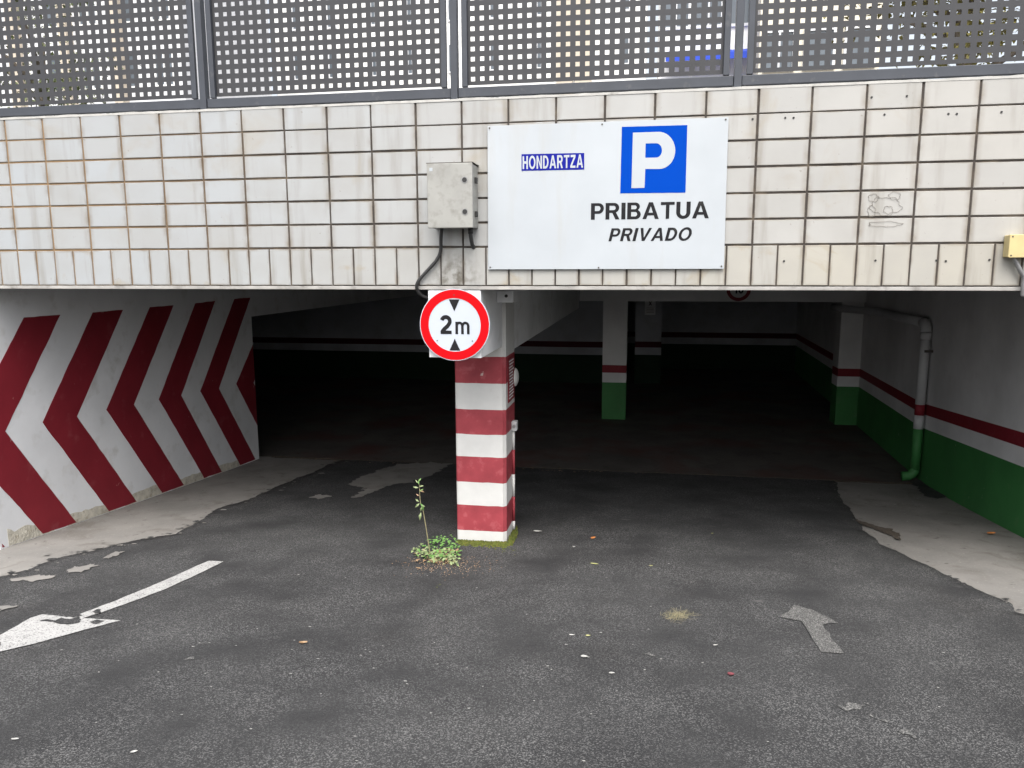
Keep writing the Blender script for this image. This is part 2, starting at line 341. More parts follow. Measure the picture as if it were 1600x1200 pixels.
def concrete_material(name, a, b_, stain, red=None):
    m, t, b, pos = nodes(name)
    c = mix(t, noise_fac(t, pos, 1.4, .35, .65, 8), a, b_)
    c = mix(t, math_(t, 'MULTIPLY', noise_fac(t, pos, 3.2, .54, .72, 9, dist=1.0), .65), c, stain)
    c = mix(t, math_(t, 'MULTIPLY', noise_fac(t, pos, 55, .60, .75, 3), .5), c, tuple(x*1.5 for x in b_))
    c = mix(t, math_(t, 'MULTIPLY', noise_fac(t, pos, 12, .64, .72, 6), .6), c, tuple(x*.5 for x in stain))
    if red: c = mix(t, math_(t, 'MULTIPLY', noise_fac(t, pos, .8, .48, .66, 5, offset=(1, 5, 0)), .7), c, red)
    t.links.new(c, b.inputs['Base Color']); b.inputs['Roughness'].default_value = .9
    b.inputs['Specular IOR Level'].default_value = .25
    bump(t, b, noise_fac(t, pos, 70, 0, 1, 5), .35, .004)
    return m
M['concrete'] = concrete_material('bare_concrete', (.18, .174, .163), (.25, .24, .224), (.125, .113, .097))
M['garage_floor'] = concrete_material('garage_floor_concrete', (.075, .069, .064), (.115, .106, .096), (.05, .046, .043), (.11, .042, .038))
def marking_material(name, col, lo, hi, amt, wsc=90):
    m, t, b, pos = nodes(name)
    c = mix(t, noise_fac(t, pos, 8, .3, .7), tuple(x*.85 for x in col), col)
    vo = N(t, 'ShaderNodeTexVoronoi', Scale=7.0); vo.feature = 'DISTANCE_TO_EDGE'
    nz = N(t, 'ShaderNodeTexNoise', Scale=6.0, Detail=4.0); t.links.new(pos, nz.inputs['Vector'])
    va = N(t, 'ShaderNodeVectorMath', operation='ADD'); t.links.new(pos, va.inputs[0]); t.links.new(nz.outputs['Color'], va.inputs[1]); t.links.new(va.outputs[0], vo.inputs['Vector'])
    cr = N(t, 'ShaderNodeMapRange'); cr.inputs['From Min'].default_value = .022; cr.inputs['From Max'].default_value = .008
    t.links.new(vo.outputs['Distance'], cr.inputs['Value'])
    crack = math_(t, 'MULTIPLY', cr.outputs[0], noise_fac(t, pos, 3, .45, .6))
    wear = math_(t, 'MAXIMUM', math_(t, 'MULTIPLY', crack, .85), math_(t, 'MULTIPLY', noise_fac(t, pos, wsc, lo, hi, 4), amt))
    c = mix(t, wear, c, (.045, .045, .045)); t.links.new(c, b.inputs['Base Color']); b.inputs['Roughness'].default_value = .8
    bump(t, b, noise_fac(t, pos, 110, 0, 1, 4), .4, .004)
    return m
M['marking'] = marking_material('white_road_paint', (.44, .44, .43), .53, .64, .75)
M['marking_old'] = marking_material('worn_road_paint', (.25, .248, .235), .40, .50, .93, 130)
def glass(name, col):
    m, t, b, pos = nodes(name); b.inputs['Base Color'].default_value = (*col, 1); b.inputs['Roughness'].default_value = .08; return m
M['pane'] = glass('window_glass', (.10, .12, .14))
M['facade_white'] = simple('white_facade', (.80, .80, .78), .8, var=.06, vscale=.5, bs=.05)
M['facade_grey'] = simple('pale_grey_facade', (.62, .63, .65), .8, var=.06, vscale=.5, bs=.05)
M['facade_cream'] = simple('cream_facade', (.60, .56, .47), .8, var=.08, vscale=.5, bs=.05)
M['facade_tan'] = simple('tan_facade_trim', (.50, .44, .36), .8, var=.08, vscale=.7, bs=.05)
M['awning'] = simple('blue_awning_cloth', (.02, .06, .45), .8, var=.1, bs=.03)
M['roof'] = simple('grey_roof', (.25, .24, .23), .8)
M['railing'] = simple('dark_railing', (.05, .05, .055), .5)

# ================================================================== THE SETTING
def sheet(name, rows, mat, lift, parent=None):
    """rows = [(Y, X0, X1)]; a surface that follows the ramp"""
    V = []; F = []; nx = 44
    for Y, a, b_ in rows:
        for i in range(nx+1):
            k = min(max(i-1, 0), nx-2); x = a+(b_-a)*k/(nx-2); V.append((x, Y, g(x, Y)+(lift if 0 < i < nx else min(lift, 0)-.001)))   # the rim drops to the layer below
    for j in range(len(rows)-1):
        for i in range(nx): q = j*(nx+1)+i; F.append([q, q+1, q+nx+2, q+nx+1])
    return pydata(name, V, F, mat, parent, smooth=True)
# bare concrete below everything
ys = [-4.9+.05*i for i in range(int((JY+4.9)/.05)+1)]; ys[-1] = JY
tag(sheet('pavement', [(y, -12, 12) for y in ys], M['concrete'], 0), kind='structure')
# asphalt over it, with the ragged edges seen in the photo
EL = [(0, 903), (45, 891), (97, 871), (140, 862), (184, 852), (244, 840), (273, 836), (297, 823), (318, 813), (341, 796), (388, 781), (420, 768), (455, 752), (491, 739), (509, 727), (536, 720)]
ER = [(1306, 755), (1311, 776), (1332, 803), (1348, 827), (1379, 852), (1404, 865), (1465, 893), (1526, 924), (1576, 943), (1590, 958), (1600, 961)]
def edge_fn(px):
    P = sorted(((p.y, p.x) for p in (ong(x, y) for x, y in px)))
    def f(Y):
        if Y <= P[0][0]: return P[0][1]
        if Y >= P[-1][0]: return P[-1][1]
        for (y0, x0), (y1, x1) in zip(P, P[1:]):
            if y0 <= Y <= y1: return x0+(x1-x0)*(Y-y0)/max(1e-6, y1-y0)
    return f, P
fl, PL = edge_fn(EL); fr, PR = edge_fn(ER)
rows = []
Y = JY-.03
while Y > -6:
    jl = noise.noise(Vector((Y*4, 1.3, 0)))*.05+noise.noise(Vector((Y*17, 4.3, 0)))*.018+noise.noise(Vector((Y*48, 9, 0)))*.006
    jr = noise.noise(Vector((Y*4, 7.3, 0)))*.03+noise.noise(Vector((Y*17, 2.3, 0)))*.012+noise.noise(Vector((Y*48, 5, 0)))*.004
    a, b_ = fl(Y)+jl, fr(Y)+jr
    if Y < PL[0][0]: a -= (PL[0][0]-Y)*.6
    if Y < PR[0][0]: b_ += (PR[0][0]-Y)*1.6
    rows.append((Y, a, b_)); Y -= .012 if Y > -1.5 else .05
asphalt = tag(sheet('road', rows[::-1], M['asphalt'], .009), kind='structure')
tag(sheet('street', [(-70+1.0*k, -70, 70) for k in range(66)], M['asphalt'], .004), kind='structure')
# garage floor with a rough lip where the asphalt stops
V = []; F = []; n = 90
xs = [-14+21*i/n for i in range(n+1)]
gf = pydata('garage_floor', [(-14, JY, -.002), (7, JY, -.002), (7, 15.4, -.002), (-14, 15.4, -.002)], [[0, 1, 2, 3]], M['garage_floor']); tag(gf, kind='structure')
# gutter of damp debris along the joint
V = []; F = []
for i in range(261):
    x = -4.0+8.7*i/260
    a = .035+.03*noise.noise(Vector((x*3, 0, 0)))+.02*noise.noise(Vector((x*14, 3, 0))); h = .014+.012*abs(noise.noise(Vector((x*20, 8, 0))))
    y0 = JY-.02+.03*noise.noise(Vector((x*2, 5, 0)))
    V += [(x, y0-a, .004), (x, y0, h), (x, y0+a, .001)]
for i in range(260):
    q = 3*i; F += [[q, q+3, q+4, q+1], [q+1, q+4, q+5, q+2]]
tag(pydata('debris_line', V, F, M['debris']), 'dark line of damp debris where ramp meets garage floor', 'debris', kind='stuff')

def ground_patch(name, px, mat, lift, parent, jitter=.0, sub=5):
    P = [ong(x, y) for x, y in px]; Q = []
    for i, p in enumerate(P):
        q = P[(i+1) % len(P)]
        for k in range(sub):
            c = p.lerp(q, k/sub)
            if jitter: c = c+Vector((noise.noise(c*9)+.5*noise.noise(c*31), noise.noise(c*9+Vector((5, 5, 5)))+.5*noise.noise(c*31+Vector((2, 2, 2))), 0))*jitter
            Q.append(c)
    V = [(c.x, c.y, g(c.x, c.y)+lift) for c in Q]
    me = bpy.data.meshes.new(name); bm = bmesh.new()
    vs_ = [bm.verts.new(v) for v in V]; f = bm.faces.new(vs_); bmesh.ops.triangulate(bm, faces=[f]); bmesh.ops.recalc_face_normals(bm, faces=bm.faces)
    if sum(ff.normal.z for ff in bm.faces) < 0: bmesh.ops.reverse_faces(bm, faces=bm.faces)
    bm.to_mesh(me); bm.free()
    return link(name, me, mat, parent)
z4 = lambda pts: [(380+x/3.333, 430+y/3.333) for x, y in pts]
ground_patch('concrete_patch', z4([(550, 1092), (600, 1062), (660, 1040), (730, 1012), (800, 990), (870, 985), (960, 980), (1080, 988), (1045, 1010), (1000, 1038), (940, 1062), (880, 1086), (800, 1092), (735, 1108), (690, 1135), (620, 1160), (565, 1168), (600, 1140), (640, 1115), (590, 1108)]), M['concrete'], .016, asphalt, .07, 14)
ground_patch('concrete_patch', z4([(355, 1160), (400, 1145), (455, 1150), (465, 1160), (420, 1172), (370, 1174)]), M['concrete'], .016, asphalt, .06, 12)
z6 = lambda pts: [(x/3.333, 840+y/3.333) for x, y in pts]
ground_patch('concrete_patch', z6([(330, 185), (400, 155), (470, 145), (530, 152), (470, 175), (420, 190)]), M['concrete'], .016, asphalt, .08, 12)
ground_patch('concrete_patch', z6([(540, 105), (590, 88), (650, 86), (620, 105), (570, 116)]), M['concrete'], .016, asphalt, .08, 12)
ground_patch('concrete_patch', z6([(110, 218), (200, 205), (310, 208), (230, 228), (150, 230)]), M['concrete'], .016, asphalt, .09, 12)
ground_patch('concrete_patch', z6([(0, 370), (60, 362), (110, 368), (50, 385), (0, 398)]), M['concrete'], .016, asphalt, .08, 12)
ground_patch('asphalt_patch', [(1420, 752), (1452, 753), (1475, 764), (1494, 776), (1466, 781), (1442, 776), (1432, 762)], M['asphalt'], .012, asphalt, .05, 10)
ground_patch('concrete_crack', [(1335, 812), (1352, 819), (1375, 825), (1392, 828), (1412, 840), (1404, 845), (1388, 838), (1370, 829), (1350, 823)], M['debris'], .012, asphalt, .05, 10)
def flecks(name, px, mat, n, lift_, sp, smin, smax, seed):
    rnd = random.Random(seed); V = []; F = []
    for _ in range(n):
        i = rnd.randrange(len(px)-1); t = rnd.random(); x = px[i][0]+(px[i+1][0]-px[i][0])*t; y = px[i][1]+(px[i+1][1]-px[i][1])*t
        p = ong(x, y); p.x += rnd.gauss(0, sp); p.y += rnd.gauss(0, sp*.6); r = rnd.uniform(smin, smax)*rnd.random()+.004; k = len(V); m_ = 9
        if p.x < WX0+.05 or p.x > 4.6 or p.y > JY-.1: continue
        for q in range(m_):
            a = 6.283*q/m_; rr = r*rnd.uniform(.45, 1.2); X_, Y_ = p.x+rr*1.5*math.cos(a), p.y+rr*math.sin(a); V.append((X_, Y_, g(X_, Y_)+lift_))
        V.append((p.x, p.y, g(p.x, p.y)+lift_)); F += [[k+q, k+(q+1) % m_, k+m_] for q in range(m_)]
    tag(pydata(name, V, F, mat, asphalt), kind='stuff')
WX0 = -4.13
flecks('asphalt_flecks', EL, M['asphalt'], 70, .0115, .04, .006, .03, 1); flecks('asphalt_flecks', ER, M['asphalt'], 40, .0115, .025, .005, .018, 2)
flecks('concrete_flecks', EL, M['concrete'], 70, .0135, .12, .006, .04, 3); flecks('concrete_flecks', ER, M['concrete'], 30, .0135, .03, .004, .012, 4)
flecks('grit', [(1320, 770), (1400, 790), (1480, 800), (1560, 840)], M['petal_white'], 60, .012, .35, .001, .008, 6)
flecks('grit', [(60, 1100), (500, 1050), (900, 1000), (1500, 1050), (800, 1150), (300, 1000), (1000, 880), (600, 960)], M['petal_white'], 80, .014, .5, .0005, .0045, 8)
flecks('grit', [(420, 716), (900, 738), (1420, 750)], M['leaf_brown'], 160, .014, .06, .004, .02, 9)
# painted markings
ground_patch('painted_arrow', [(0, 996), (28, 980), (48, 969), (66, 963), (105, 967.5), (120, 964.5), (180, 942), (255, 910.5), (325.5, 879), (349.5, 880), (264, 921), (210, 942), (159, 960), (130, 969), (189, 973), (141, 985), (70, 1005), (0, 1022)], M['marking'], .015, asphalt, .008, 8)
ground_patch('painted_arrow', [(1219, 968), (1241, 948), (1272, 958), (1312, 978), (1284, 978), (1318, 1024), (1285, 1023), (1253, 974)], M['marking_old'], .015, asphalt, .02, 6)

for px in ([(1302, 1104), (1330, 1102), (1352, 1106), (1330, 1110), (1310, 1108)], [(1345, 1100), (1356, 1099), (1358, 1102), (1347, 1103)], [(1404, 1147), (1416, 1142), (1424, 1150), (1430, 1157), (1418, 1154), (1409, 1152)], [(1370, 1122), (1392, 1126), (1388, 1129), (1372, 1126)], [(998, 1024), (1010, 1019), (1016, 1022), (1006, 1026)], [(1018, 1028), (1026, 1027), (1024, 1031)], [(290, 1030), (303, 1027), (306, 1030), (295, 1032)]):
    ground_patch('pale_scuff', px, M['marking_old'], .0135, asphalt, .06, 8)
for px in ([(86, 975), (95, 969), (110, 971), (121, 968), (128, 971), (122, 977), (104, 980), (92, 979)], [(60, 974), (75, 971.5), (92, 972.5), (90, 974.5), (74, 974)], [(142, 960), (150, 955.5), (157, 956), (152, 959), (158, 961), (147, 963)], [(108, 967), (122, 964), (126, 966), (114, 969)], [(140, 976), (152, 972), (164, 974), (150, 979)]):
    ground_patch('worn_gap', px, M['asphalt'], .0185, asphalt, .02, 6)
# ------------------------------------------------------------------ upper plaza and garage shell
tag(box('plaza', -45, 45, .26, 70, 3.70, 3.88, M['concrete']), kind='structure')
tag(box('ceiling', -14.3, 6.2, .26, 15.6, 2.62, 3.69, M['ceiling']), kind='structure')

# ================================================================== TILED PARAPET
TW, TH = .334, .1704
wall = empty('parapet_wall', (0, .12, 2.57)); tag(wall, 'white tiled parapet wall with dark joints spanning the garage entrance', 'wall')
XL, XR = -7*TW-11*TW, 3.735
box('core', XL, XR, .007, .25, 2.6, 3.89, M['grout'], wall)
box('drip_edge', XL, XR, .003, .25, 2.572, 2.598, M['concrete_edge'], wall, .004)
V = []; F = []; n = 160                              # uneven mortar coping
for i in range(n+1):
    x = XL+(XR-XL)*i/n; h = 3.900+.005*noise.noise(Vector((x*6, 0, 0)))+.004*noise.noise(Vector((x*25, 0, 0)))
    V += [(x, -.003, 3.884), (x, -.003, h), (x, .25, h), (x, .25, 3.884)]
for i in range(n):
    q = 4*i; F += [[q+k, q+4+k, q+4+(k+1) % 4, q+(k+1) % 4] for k in range(4)]
pydata('coping', V, F, M['coping'], wall)
J = .0135
def tile_mesh(name, wdt, hgt, mat):
    bm = bmesh.new(); bmesh.ops.create_cube(bm, size=1)
    bmesh.ops.scale(bm, vec=(wdt, .012, hgt), verts=bm.verts)
    front = [e for e in bm.edges if all(v.co.y < 0 for v in e.verts)]
    bmesh.ops.bevel(bm, geom=front, offset=.003, segments=1, affect='EDGES')
    me = bpy.data.meshes.new(name); bm.to_mesh(me); bm.free(); me.materials.append(mat); return me
big = tile_mesh('tile', TW-J, TH-J, M['tile']); sol = tile_mesh('edge_tile', TW/2-J*.8, .2796-J, M['soldier'])
def put(name, me, x, z):
    o = link(name, me, None, wall)
    o.location = (x+random.uniform(-.0012, .0012), .006+random.uniform(-.0015, .0015), z+random.uniform(-.0012, .0012))
    o.rotation_euler = (random.uniform(-.004, .004), random.uniform(-.003, .003), random.uniform(-.005, .005))
for c in range(-7, 22):
    for r in range(6):
        put('tile', big, (c-11+.5)*TW, 3.9-TH*(r+.5)-(.005 if r == 0 else 0))
    for k in (0, 1): put('edge_tile', sol, (c-11+.25+.5*k)*TW, 2.8776-.2796/2)
me_n = tile_mesh('tile', XR-11*TW-.008, TH-J, M['tile']); me_s = tile_mesh('edge_tile', XR-11*TW-.02, .2796-J, M['soldier'])
if XR-11*TW > .03:
    for r in range(6): put('tile', me_n, (XR+11*TW)/2, 3.9-TH*(r+.5))
    put('edge_tile', me_s, (XR+11*TW)/2-.006, 2.8776-.1398)
# drilled holes left by old fixings
for x, y in [(1227, 184), (1240, 184), (1362, 152), (1417, 150), (1382, 179), (1482, 178), (1495, 178), (1565, 175), (1225, 408), (1368, 407), (1478, 408), (1546, 406), (1176, 186), (1463, 407)]:
    p = onY(x, y, -.003); disc('drill_hole', (p.x, p.z), .007, -.0042, -.002, M['dark'], wall, 10)
# faint pencilled squiggle on two tiles
pm = simple('pencil', (.22, .205, .18), .9, bs=0)
for cx_, cz_, rx, rz, ph in [(1384, 322, 24, 14, 0), (1365, 309, 8, 6, 1), (1398, 306, 9, 6, 2), (1388, 328, 7, 6, 3), (1383, 350, 26, 4, 4), (1362, 330, 6, 9, 5)]:
    pts = []
    for k in range(61):
        a = 2*math.pi*k/57; wv = 1+.10*math.sin(5*a+ph*2)+.06*math.sin(11*a+ph)
        pts.append(onY(cx_+rx*wv*math.cos(a), cz_+rz*wv*math.sin(a), -.0045))
    tube('pencil_line', pts, .0011, pm, wall, 4)

# retaining walls either side of the opening and the neighbouring pier
def plain_wall(name, x0, x1, y0, y1, z0, z1, mat, label):
    r = box(name, x0, x1, y0, y1, z0, z1, mat); tag(r, label, 'wall'); return r
plain_wall('retaining_wall', -45, -4.16, .02, .3, -.5, 2.57, M['concrete_edge'], 'plain grey retaining wall beyond the chevron wall')
plain_wall('retaining_wall', 4.93, 45, .0, .2, -.5, 3.88, M['concrete_edge'], 'plain rendered wall beyond the green dado wall')
plain_wall('lintel_wall', 3.77, 4.92, .0, .2, 2.60, 3.88, M['coping'], 'plain rendered lintel continuing right of the tiled parapet')
plain_wall('retaining_wall', -45, XL-.01, .02, .25, 2.58, 3.88, M['coping'], 'plain upper wall continuing the tiled parapet')

# ================================================================== LEFT WALL WITH CHEVRONS
WX = -4.13
lw = empty('chevron_wall', (WX, 2, .2)); tag(lw, 'white wall with dark red chevron stripes beside the ramp', 'wall')
def wy(x, y): p = onX(x, y, WX); return (p.y, p.z)
e_top, e_bot = wy(393, 494.5), wy(405, 722)
WE = (e_top[0]+e_bot[0])/2
LZ = e_top[1]
prism('plaster', [(-.01, -.3), (WE, -.3), (WE, LZ), (14.9, LZ), (14.9, 2.615), (.262, 2.615), (.262, 2.568), (-.01, 2.568)], 'X', WX-.28, WX, M['white_paint'], lw)
def lerp2(a, b_, t): return (a[0]+(b_[0]-a[0])*t, a[1]+(b_[1]-a[1])*t)
def clipY(poly, y, keep_less=True):
    out = []
    for i, p in enumerate(poly):
        q = poly[(i+1) % len(poly)]; a = (p[0] <= y) == keep_less; b_ = (q[0] <= y) == keep_less
        if a: out.append(p)
        if a != b_: t = (y-p[0])/(q[0]-p[0]); out.append(lerp2(p, q, t))
    return out
# each chevron in photo pixels: top-left, top-right, inner apex right, bottom right, bottom left, apex left
CH = [[(37, 496), (94, 492), (8, 674), (120, 826), (68, 845), (-62, 690)],
      [(145, 488), (192, 484), (120, 651), (214, 793), (171, 810), (66, 660)],
      [(234, 480), (271, 477), (209, 632), (288, 771), (254, 782), (166, 640)],
      [(305, 474), (336, 470), (283, 618), (347, 748), (320, 759), (248, 624)],
      [(366, 467), (391, 465), (342, 607), (400, 733), (376, 740), (313, 611)],
      [(428, 460), (448, 458), (396, 598), (440, 712), (424, 715), (369, 600)],
      [(-110, 512), (-40, 506), (-150, 706), (8, 862), (-66, 888), (-250, 726)]]
for c in CH:
    P = [wy(*q) for q in c]
    (tl, tr, ar, br, bl, al) = P
    br = (br[0], g(WX, min(br[0], JY))+.012); bl = (bl[0], g(WX, min(bl[0], JY))+.012)
    for half in ([tl, tr, ar, br, bl, al],):
        q = clipY(clipY(half, WE-.002), .01, False)
        q = [lerp2(q[i], q[(i+1) % len(q)], k/14) for i in range(len(q)) for k in range(14)]
        q = [(y+.006*noise.noise(Vector((y*7, z*7, 1)))+.003*noise.noise(Vector((y*40, z*40, 2))), z+.004*noise.noise(Vector((y*9, z*9, 4)))) for y, z in q]
        q = [(min(max(y, .01), WE-.002), z) for y, z in q]
        if len(q) >= 3: prism('chevron_stripe', q, 'X', WX, WX+.0025, M['red'], lw)
# crumbled render along the foot of the white stretches
def foot(px0, px1, h0, h1, seed):
    a, b_ = onX(px0, 800, WX).y, onX(px1, 780, WX).y; n = 14; top = []; bot = []
    for i in range(n+1):
        y = a+(b_-a)*i/n; z = g(WX, y)
        top.append((y, z+(h0+(h1-h0)*i/n)*(.85+.28*noise.noise(Vector((y*9, seed, 0)))+.12*noise.noise(Vector((y*40, seed, 3)))))); bot.append((y, z+.004))
    prism('crumbled_foot', bot+top[::-1], 'X', WX+.0003, WX+.0018, M['chip'], lw)
foot(8, 80, .17, .12, 1); foot(104, 180, .13, .11, 2); foot(196, 262, .12, .16, 3); foot(272, 326, .13, .11, 4); foot(336, 382, .13, .10, 5)

# ================================================================== GARAGE INTERIOR
Z_G, Z_W, Z_R = .672, .848, .985                    # tops of green dado, white line, red line
def banded_wall(name, label, p0, p1, thick, z1, lift=0.0):
    """wall along p0->p1 (plan) made of butted painted bands; thickness to the left of travel"""
    r = empty(name, (p0[0], p0[1], 0)); tag(r, label, 'wall')
    d = Vector((p1[0]-p0[0], p1[1]-p0[1])); nrm = Vector((-d.y, d.x)).normalized()*thick
    for nm, a, b_, mt in (('green_dado', -.3, Z_G, 'shaded_green'), ('white_line', Z_G, Z_W, 'shaded_plaster'), ('red_line', Z_W, Z_R, 'shaded_red'), ('plaster', Z_R, z1, 'shaded_plaster')):
        V = []
        for z in (a, b_):
            V += [(p0[0], p0[1], z), (p1[0], p1[1], z), (p1[0]+nrm.x, p1[1]+nrm.y, z), (p0[0]+nrm.x, p0[1]+nrm.y, z)]
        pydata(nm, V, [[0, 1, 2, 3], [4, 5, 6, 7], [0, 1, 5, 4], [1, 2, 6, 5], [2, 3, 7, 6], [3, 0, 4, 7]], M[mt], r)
    return r
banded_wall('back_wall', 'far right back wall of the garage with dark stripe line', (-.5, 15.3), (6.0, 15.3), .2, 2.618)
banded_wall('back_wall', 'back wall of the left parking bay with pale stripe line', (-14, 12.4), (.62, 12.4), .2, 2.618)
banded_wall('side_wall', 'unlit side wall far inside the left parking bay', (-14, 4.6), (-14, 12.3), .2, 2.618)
# right wall: level bands inside, rising with the ramp outside
KX = .035
def rwx(Y): return 4.965+KX*(Y-8.45)
PY = 4.95
rwall = empty('right_wall', (4.9, 4, 0)); tag(rwall, 'grey plaster wall with red and white lines over green dado beside the drain pipe', 'wall')
def lift(Y): return 0 if Y >= PY else (PY-Y)*.082
ysr = [.01, 1.2, 2.4, 3.6, PY, 8.3, 15.28]
def rband(nm, zb, zt, mt, flat_top=None):
    V = []; F = []
    for Y in ysr:
        x = rwx(Y); a = zb+lift(Y) if zb > -.2 else zb; b_ = flat_top if flat_top else zt+lift(Y)
        V += [(x, Y, a), (x, Y, b_), (x+.2, Y, b_), (x+.2, Y, a)]
    for i in range(len(ysr)-1):
        q = 4*i; F += [[q+k, q+4+k, q+4+(k+1) % 4, q+(k+1) % 4] for k in range(4)]
    F += [[0, 1, 2, 3], [len(V)-4+k for k in range(4)]]
    pydata(nm, V, F, M[mt], rwall)
rband('green_dado', -.3, Z_G, 'green'); rband('white_line', Z_G, Z_W, 'garage_white'); rband('red_line', Z_W, Z_R, 'red'); rband('plaster', Z_R, 0, 'garage_white', 2.568)
# pillars
def pillar(x0, x1, y0, y1, label, wm='garage_white', gm='green', rm='red'):
    r = empty('garage_pillar', ((x0+x1)/2, (y0+y1)/2, 0)); tag(r, label, 'pillar')
    for nm, a, b_, mt in (('green_band', 0, Z_G, gm), ('white_band', Z_G, Z_W, wm), ('red_band', Z_W, Z_R, rm), ('shaft', Z_R, 2.618, wm)):
        box(nm, x0, x1, y0, y1, a, b_, M[mt], r)
pillar(.575, 1.0, 8.17, 8.6, 'pillar with green foot, white and red bands in middle of garage')
pillar(1.09, 1.70, 12.6, 13.0, 'wide dim pillar carrying a small paper notice', 'shaded_plaster', 'shaded_green', 'shaded_red')
pillar(4.60, 4.955, 8.30, 8.7, 'banded pillar built against the right wall near the pipe')
# beams
b1 = box('ceiling_beam', -.285, .145, 1.31, 8.165, 2.0, 2.616, M['white_paint'], None, .006); tag(b1, 'pale beam running back from the striped column', 'beam')
b2 = box('ceiling_beam', .148, 5.0, 8.21, 8.55, 2.125, 2.614, M['garage_white'], None, .006); tag(b2, 'cross beam over garage carrying the round speed sign', 'beam')
# speed sign on the cross beam
sp = empty('speed_sign', (2.88, 8.2, 2.34)); tag(sp, 'round red-rimmed speed sign reading 10 on the cross beam', 'sign')
disc('plate', (2.88, 2.338), .205, 8.188, 8.205, M['garage_white'], sp); disc('red_ring', (2.88, 2.338), .203, 8.182, 8.1875, M['red'], sp, 48, .145)
letters('number', '10', 2.80, 2.965, 2.265, 2.40, 8.184, M['black'], sp)
pn = empty('paper_notice', (1.42, 12.58, 1.6)); tag(pn, 'small pale paper notice on the wide dim pillar', 'notice')
box('sheet', 1.30, 1.545, 12.588, 12.596, 1.61, 1.936, M['white_paint'], pn); letters('letter', 'X', 1.385, 1.46, 1.83, 1.92, 12.586, M['black'], pn)
for i in range(4): box('print_line', 1.335, 1.51, 12.585, 12.5875, 1.66+.035*i, 1.672+.035*i, M['concrete_edge'], pn)

# drain pipe on the right wall
def at_pipe(x, y): return onX(x, y, rwx(PY)-.085)
dp = empty('drain_pipe', (4.75, PY, 0)); tag(dp, 'drain pipe running along and down the right wall, painted in wall colours', 'pipe')
pv = at_pipe(1437, 640); PYc, PXc = pv.y, pv.x
zt = at_pipe(1438, 503).z
pr = .058
def arc(c, a0, a1, r, n, f): return [f(c, a0+(a1-a0)*i/n, r) for i in range(n+1)]
bend = [Vector((PXc, PYc+.11-.11*math.cos(a), zt-.11+.11*math.sin(a))) for a in [math.pi/2*i/7 for i in range(8)]]
horiz = [Vector((rwx(y)-.085-.10*max(0, (y-7.6)/2.5), y, zt)) for y in (6.0, 7.2, 8.0, 8.6)]
tube('elbow', bend, pr+.006, M['grey_pvc'], dp, 16); 
tube('pipe_run', [bend[-1]-Vector((0, .01, 0))]+[Vector((4.53, y, zt)) if y > 7.9 else p for p, y in zip(horiz, (6.0, 7.2, 8.0, 8.6))], pr, M['grey_pvc'], dp, 16)
li = lift(PYc)
zz = [zt-.12, Z_R+li, Z_W+li-.0, Z_G+li-.0, .16]
for nm, a, b_, mt in (('white_length', zz[0], zz[1], 'grey_pvc'), ('red_band', zz[1], zz[2], 'red'), ('white_band', zz[2], zz[3], 'grey_pvc'), ('green_length', zz[3], zz[4], 'green')):
    tube(nm, [(PXc, PYc, a+.0), (PXc, PYc, b_)], pr, M[mt], dp, 16)
tube('collar', [(PXc, PYc, zt-.20), (PXc, PYc, zt-.115)], pr+.006, M['grey_pvc'], dp, 16)
tube('foot_elbow', [(PXc-.12*math.sin(a)*1.0, PYc+.0, .16-.10*(1-math.cos(a))*0-.10*math.sin(a)) for a in [math.pi/2*i/5 for i in range(1)]]+[(PXc, PYc, .165), (PXc-.008, PYc, .12), (PXc-.03, PYc, .085), (PXc-.07, PYc, .062), (PXc-.15, PYc, .055)], pr, M['green'], dp, 14)
box('bracket', PXc-.02, PXc+.09, PYc-.075, PYc-.05, zt-.36, zt-.33, M['screw'], dp)

# ================================================================== STRIPED COLUMN
CX0, CX1, CY0, CY1 = -.292, .150, .85, 1.30
col = empty('striped_column', ((CX0+CX1)/2, (CY0+CY1)/2, .3)); tag(col, 'red and white banded concrete column under the height limit sign', 'column')
zb = [2.615, 1.981, 1.753, 1.525, 1.306, 1.107, .878, .670, .439, .25]
ch = .028
poly = [(CX0+.012, CY0), (CX1-ch, CY0), (CX1, CY0+ch), (CX1, CY1), (CX0, CY1), (CX0, CY0+.012)]
def band(name, poly, z0, z1, mat, parent):
    Q = [lerp2(poly[i], poly[(i+1) % len(poly)], k/9) for i in range(len(poly)) for k in range(9)]; n = len(Q); V = []
    for z in (z0, z1):
        V += [(x, y, z+.004*noise.noise(Vector((x*9, y*9, z*5)))+.002*noise.noise(Vector((x*45, y*45, z*5)))) for x, y in Q]
    V += [(sum(x for x, y in Q)/n, sum(y for x, y in Q)/n, z) for z in (z0, z1)]
    F = [[i, (i+1) % n, n+(i+1) % n, n+i] for i in range(n)]+[[i, (i+1) % n, 2*n] for i in range(n)]+[[n+i, n+(i+1) % n, 2*n+1] for i in range(n)]
    return pydata(name, V, F, mat, parent)
for i in range(9):
    white = i % 2 == 0
    band('head' if i == 0 else ('white_band' if white else 'red_band'), poly, zb[i+1], zb[i], M['col_white' if white else 'col_red'], col)
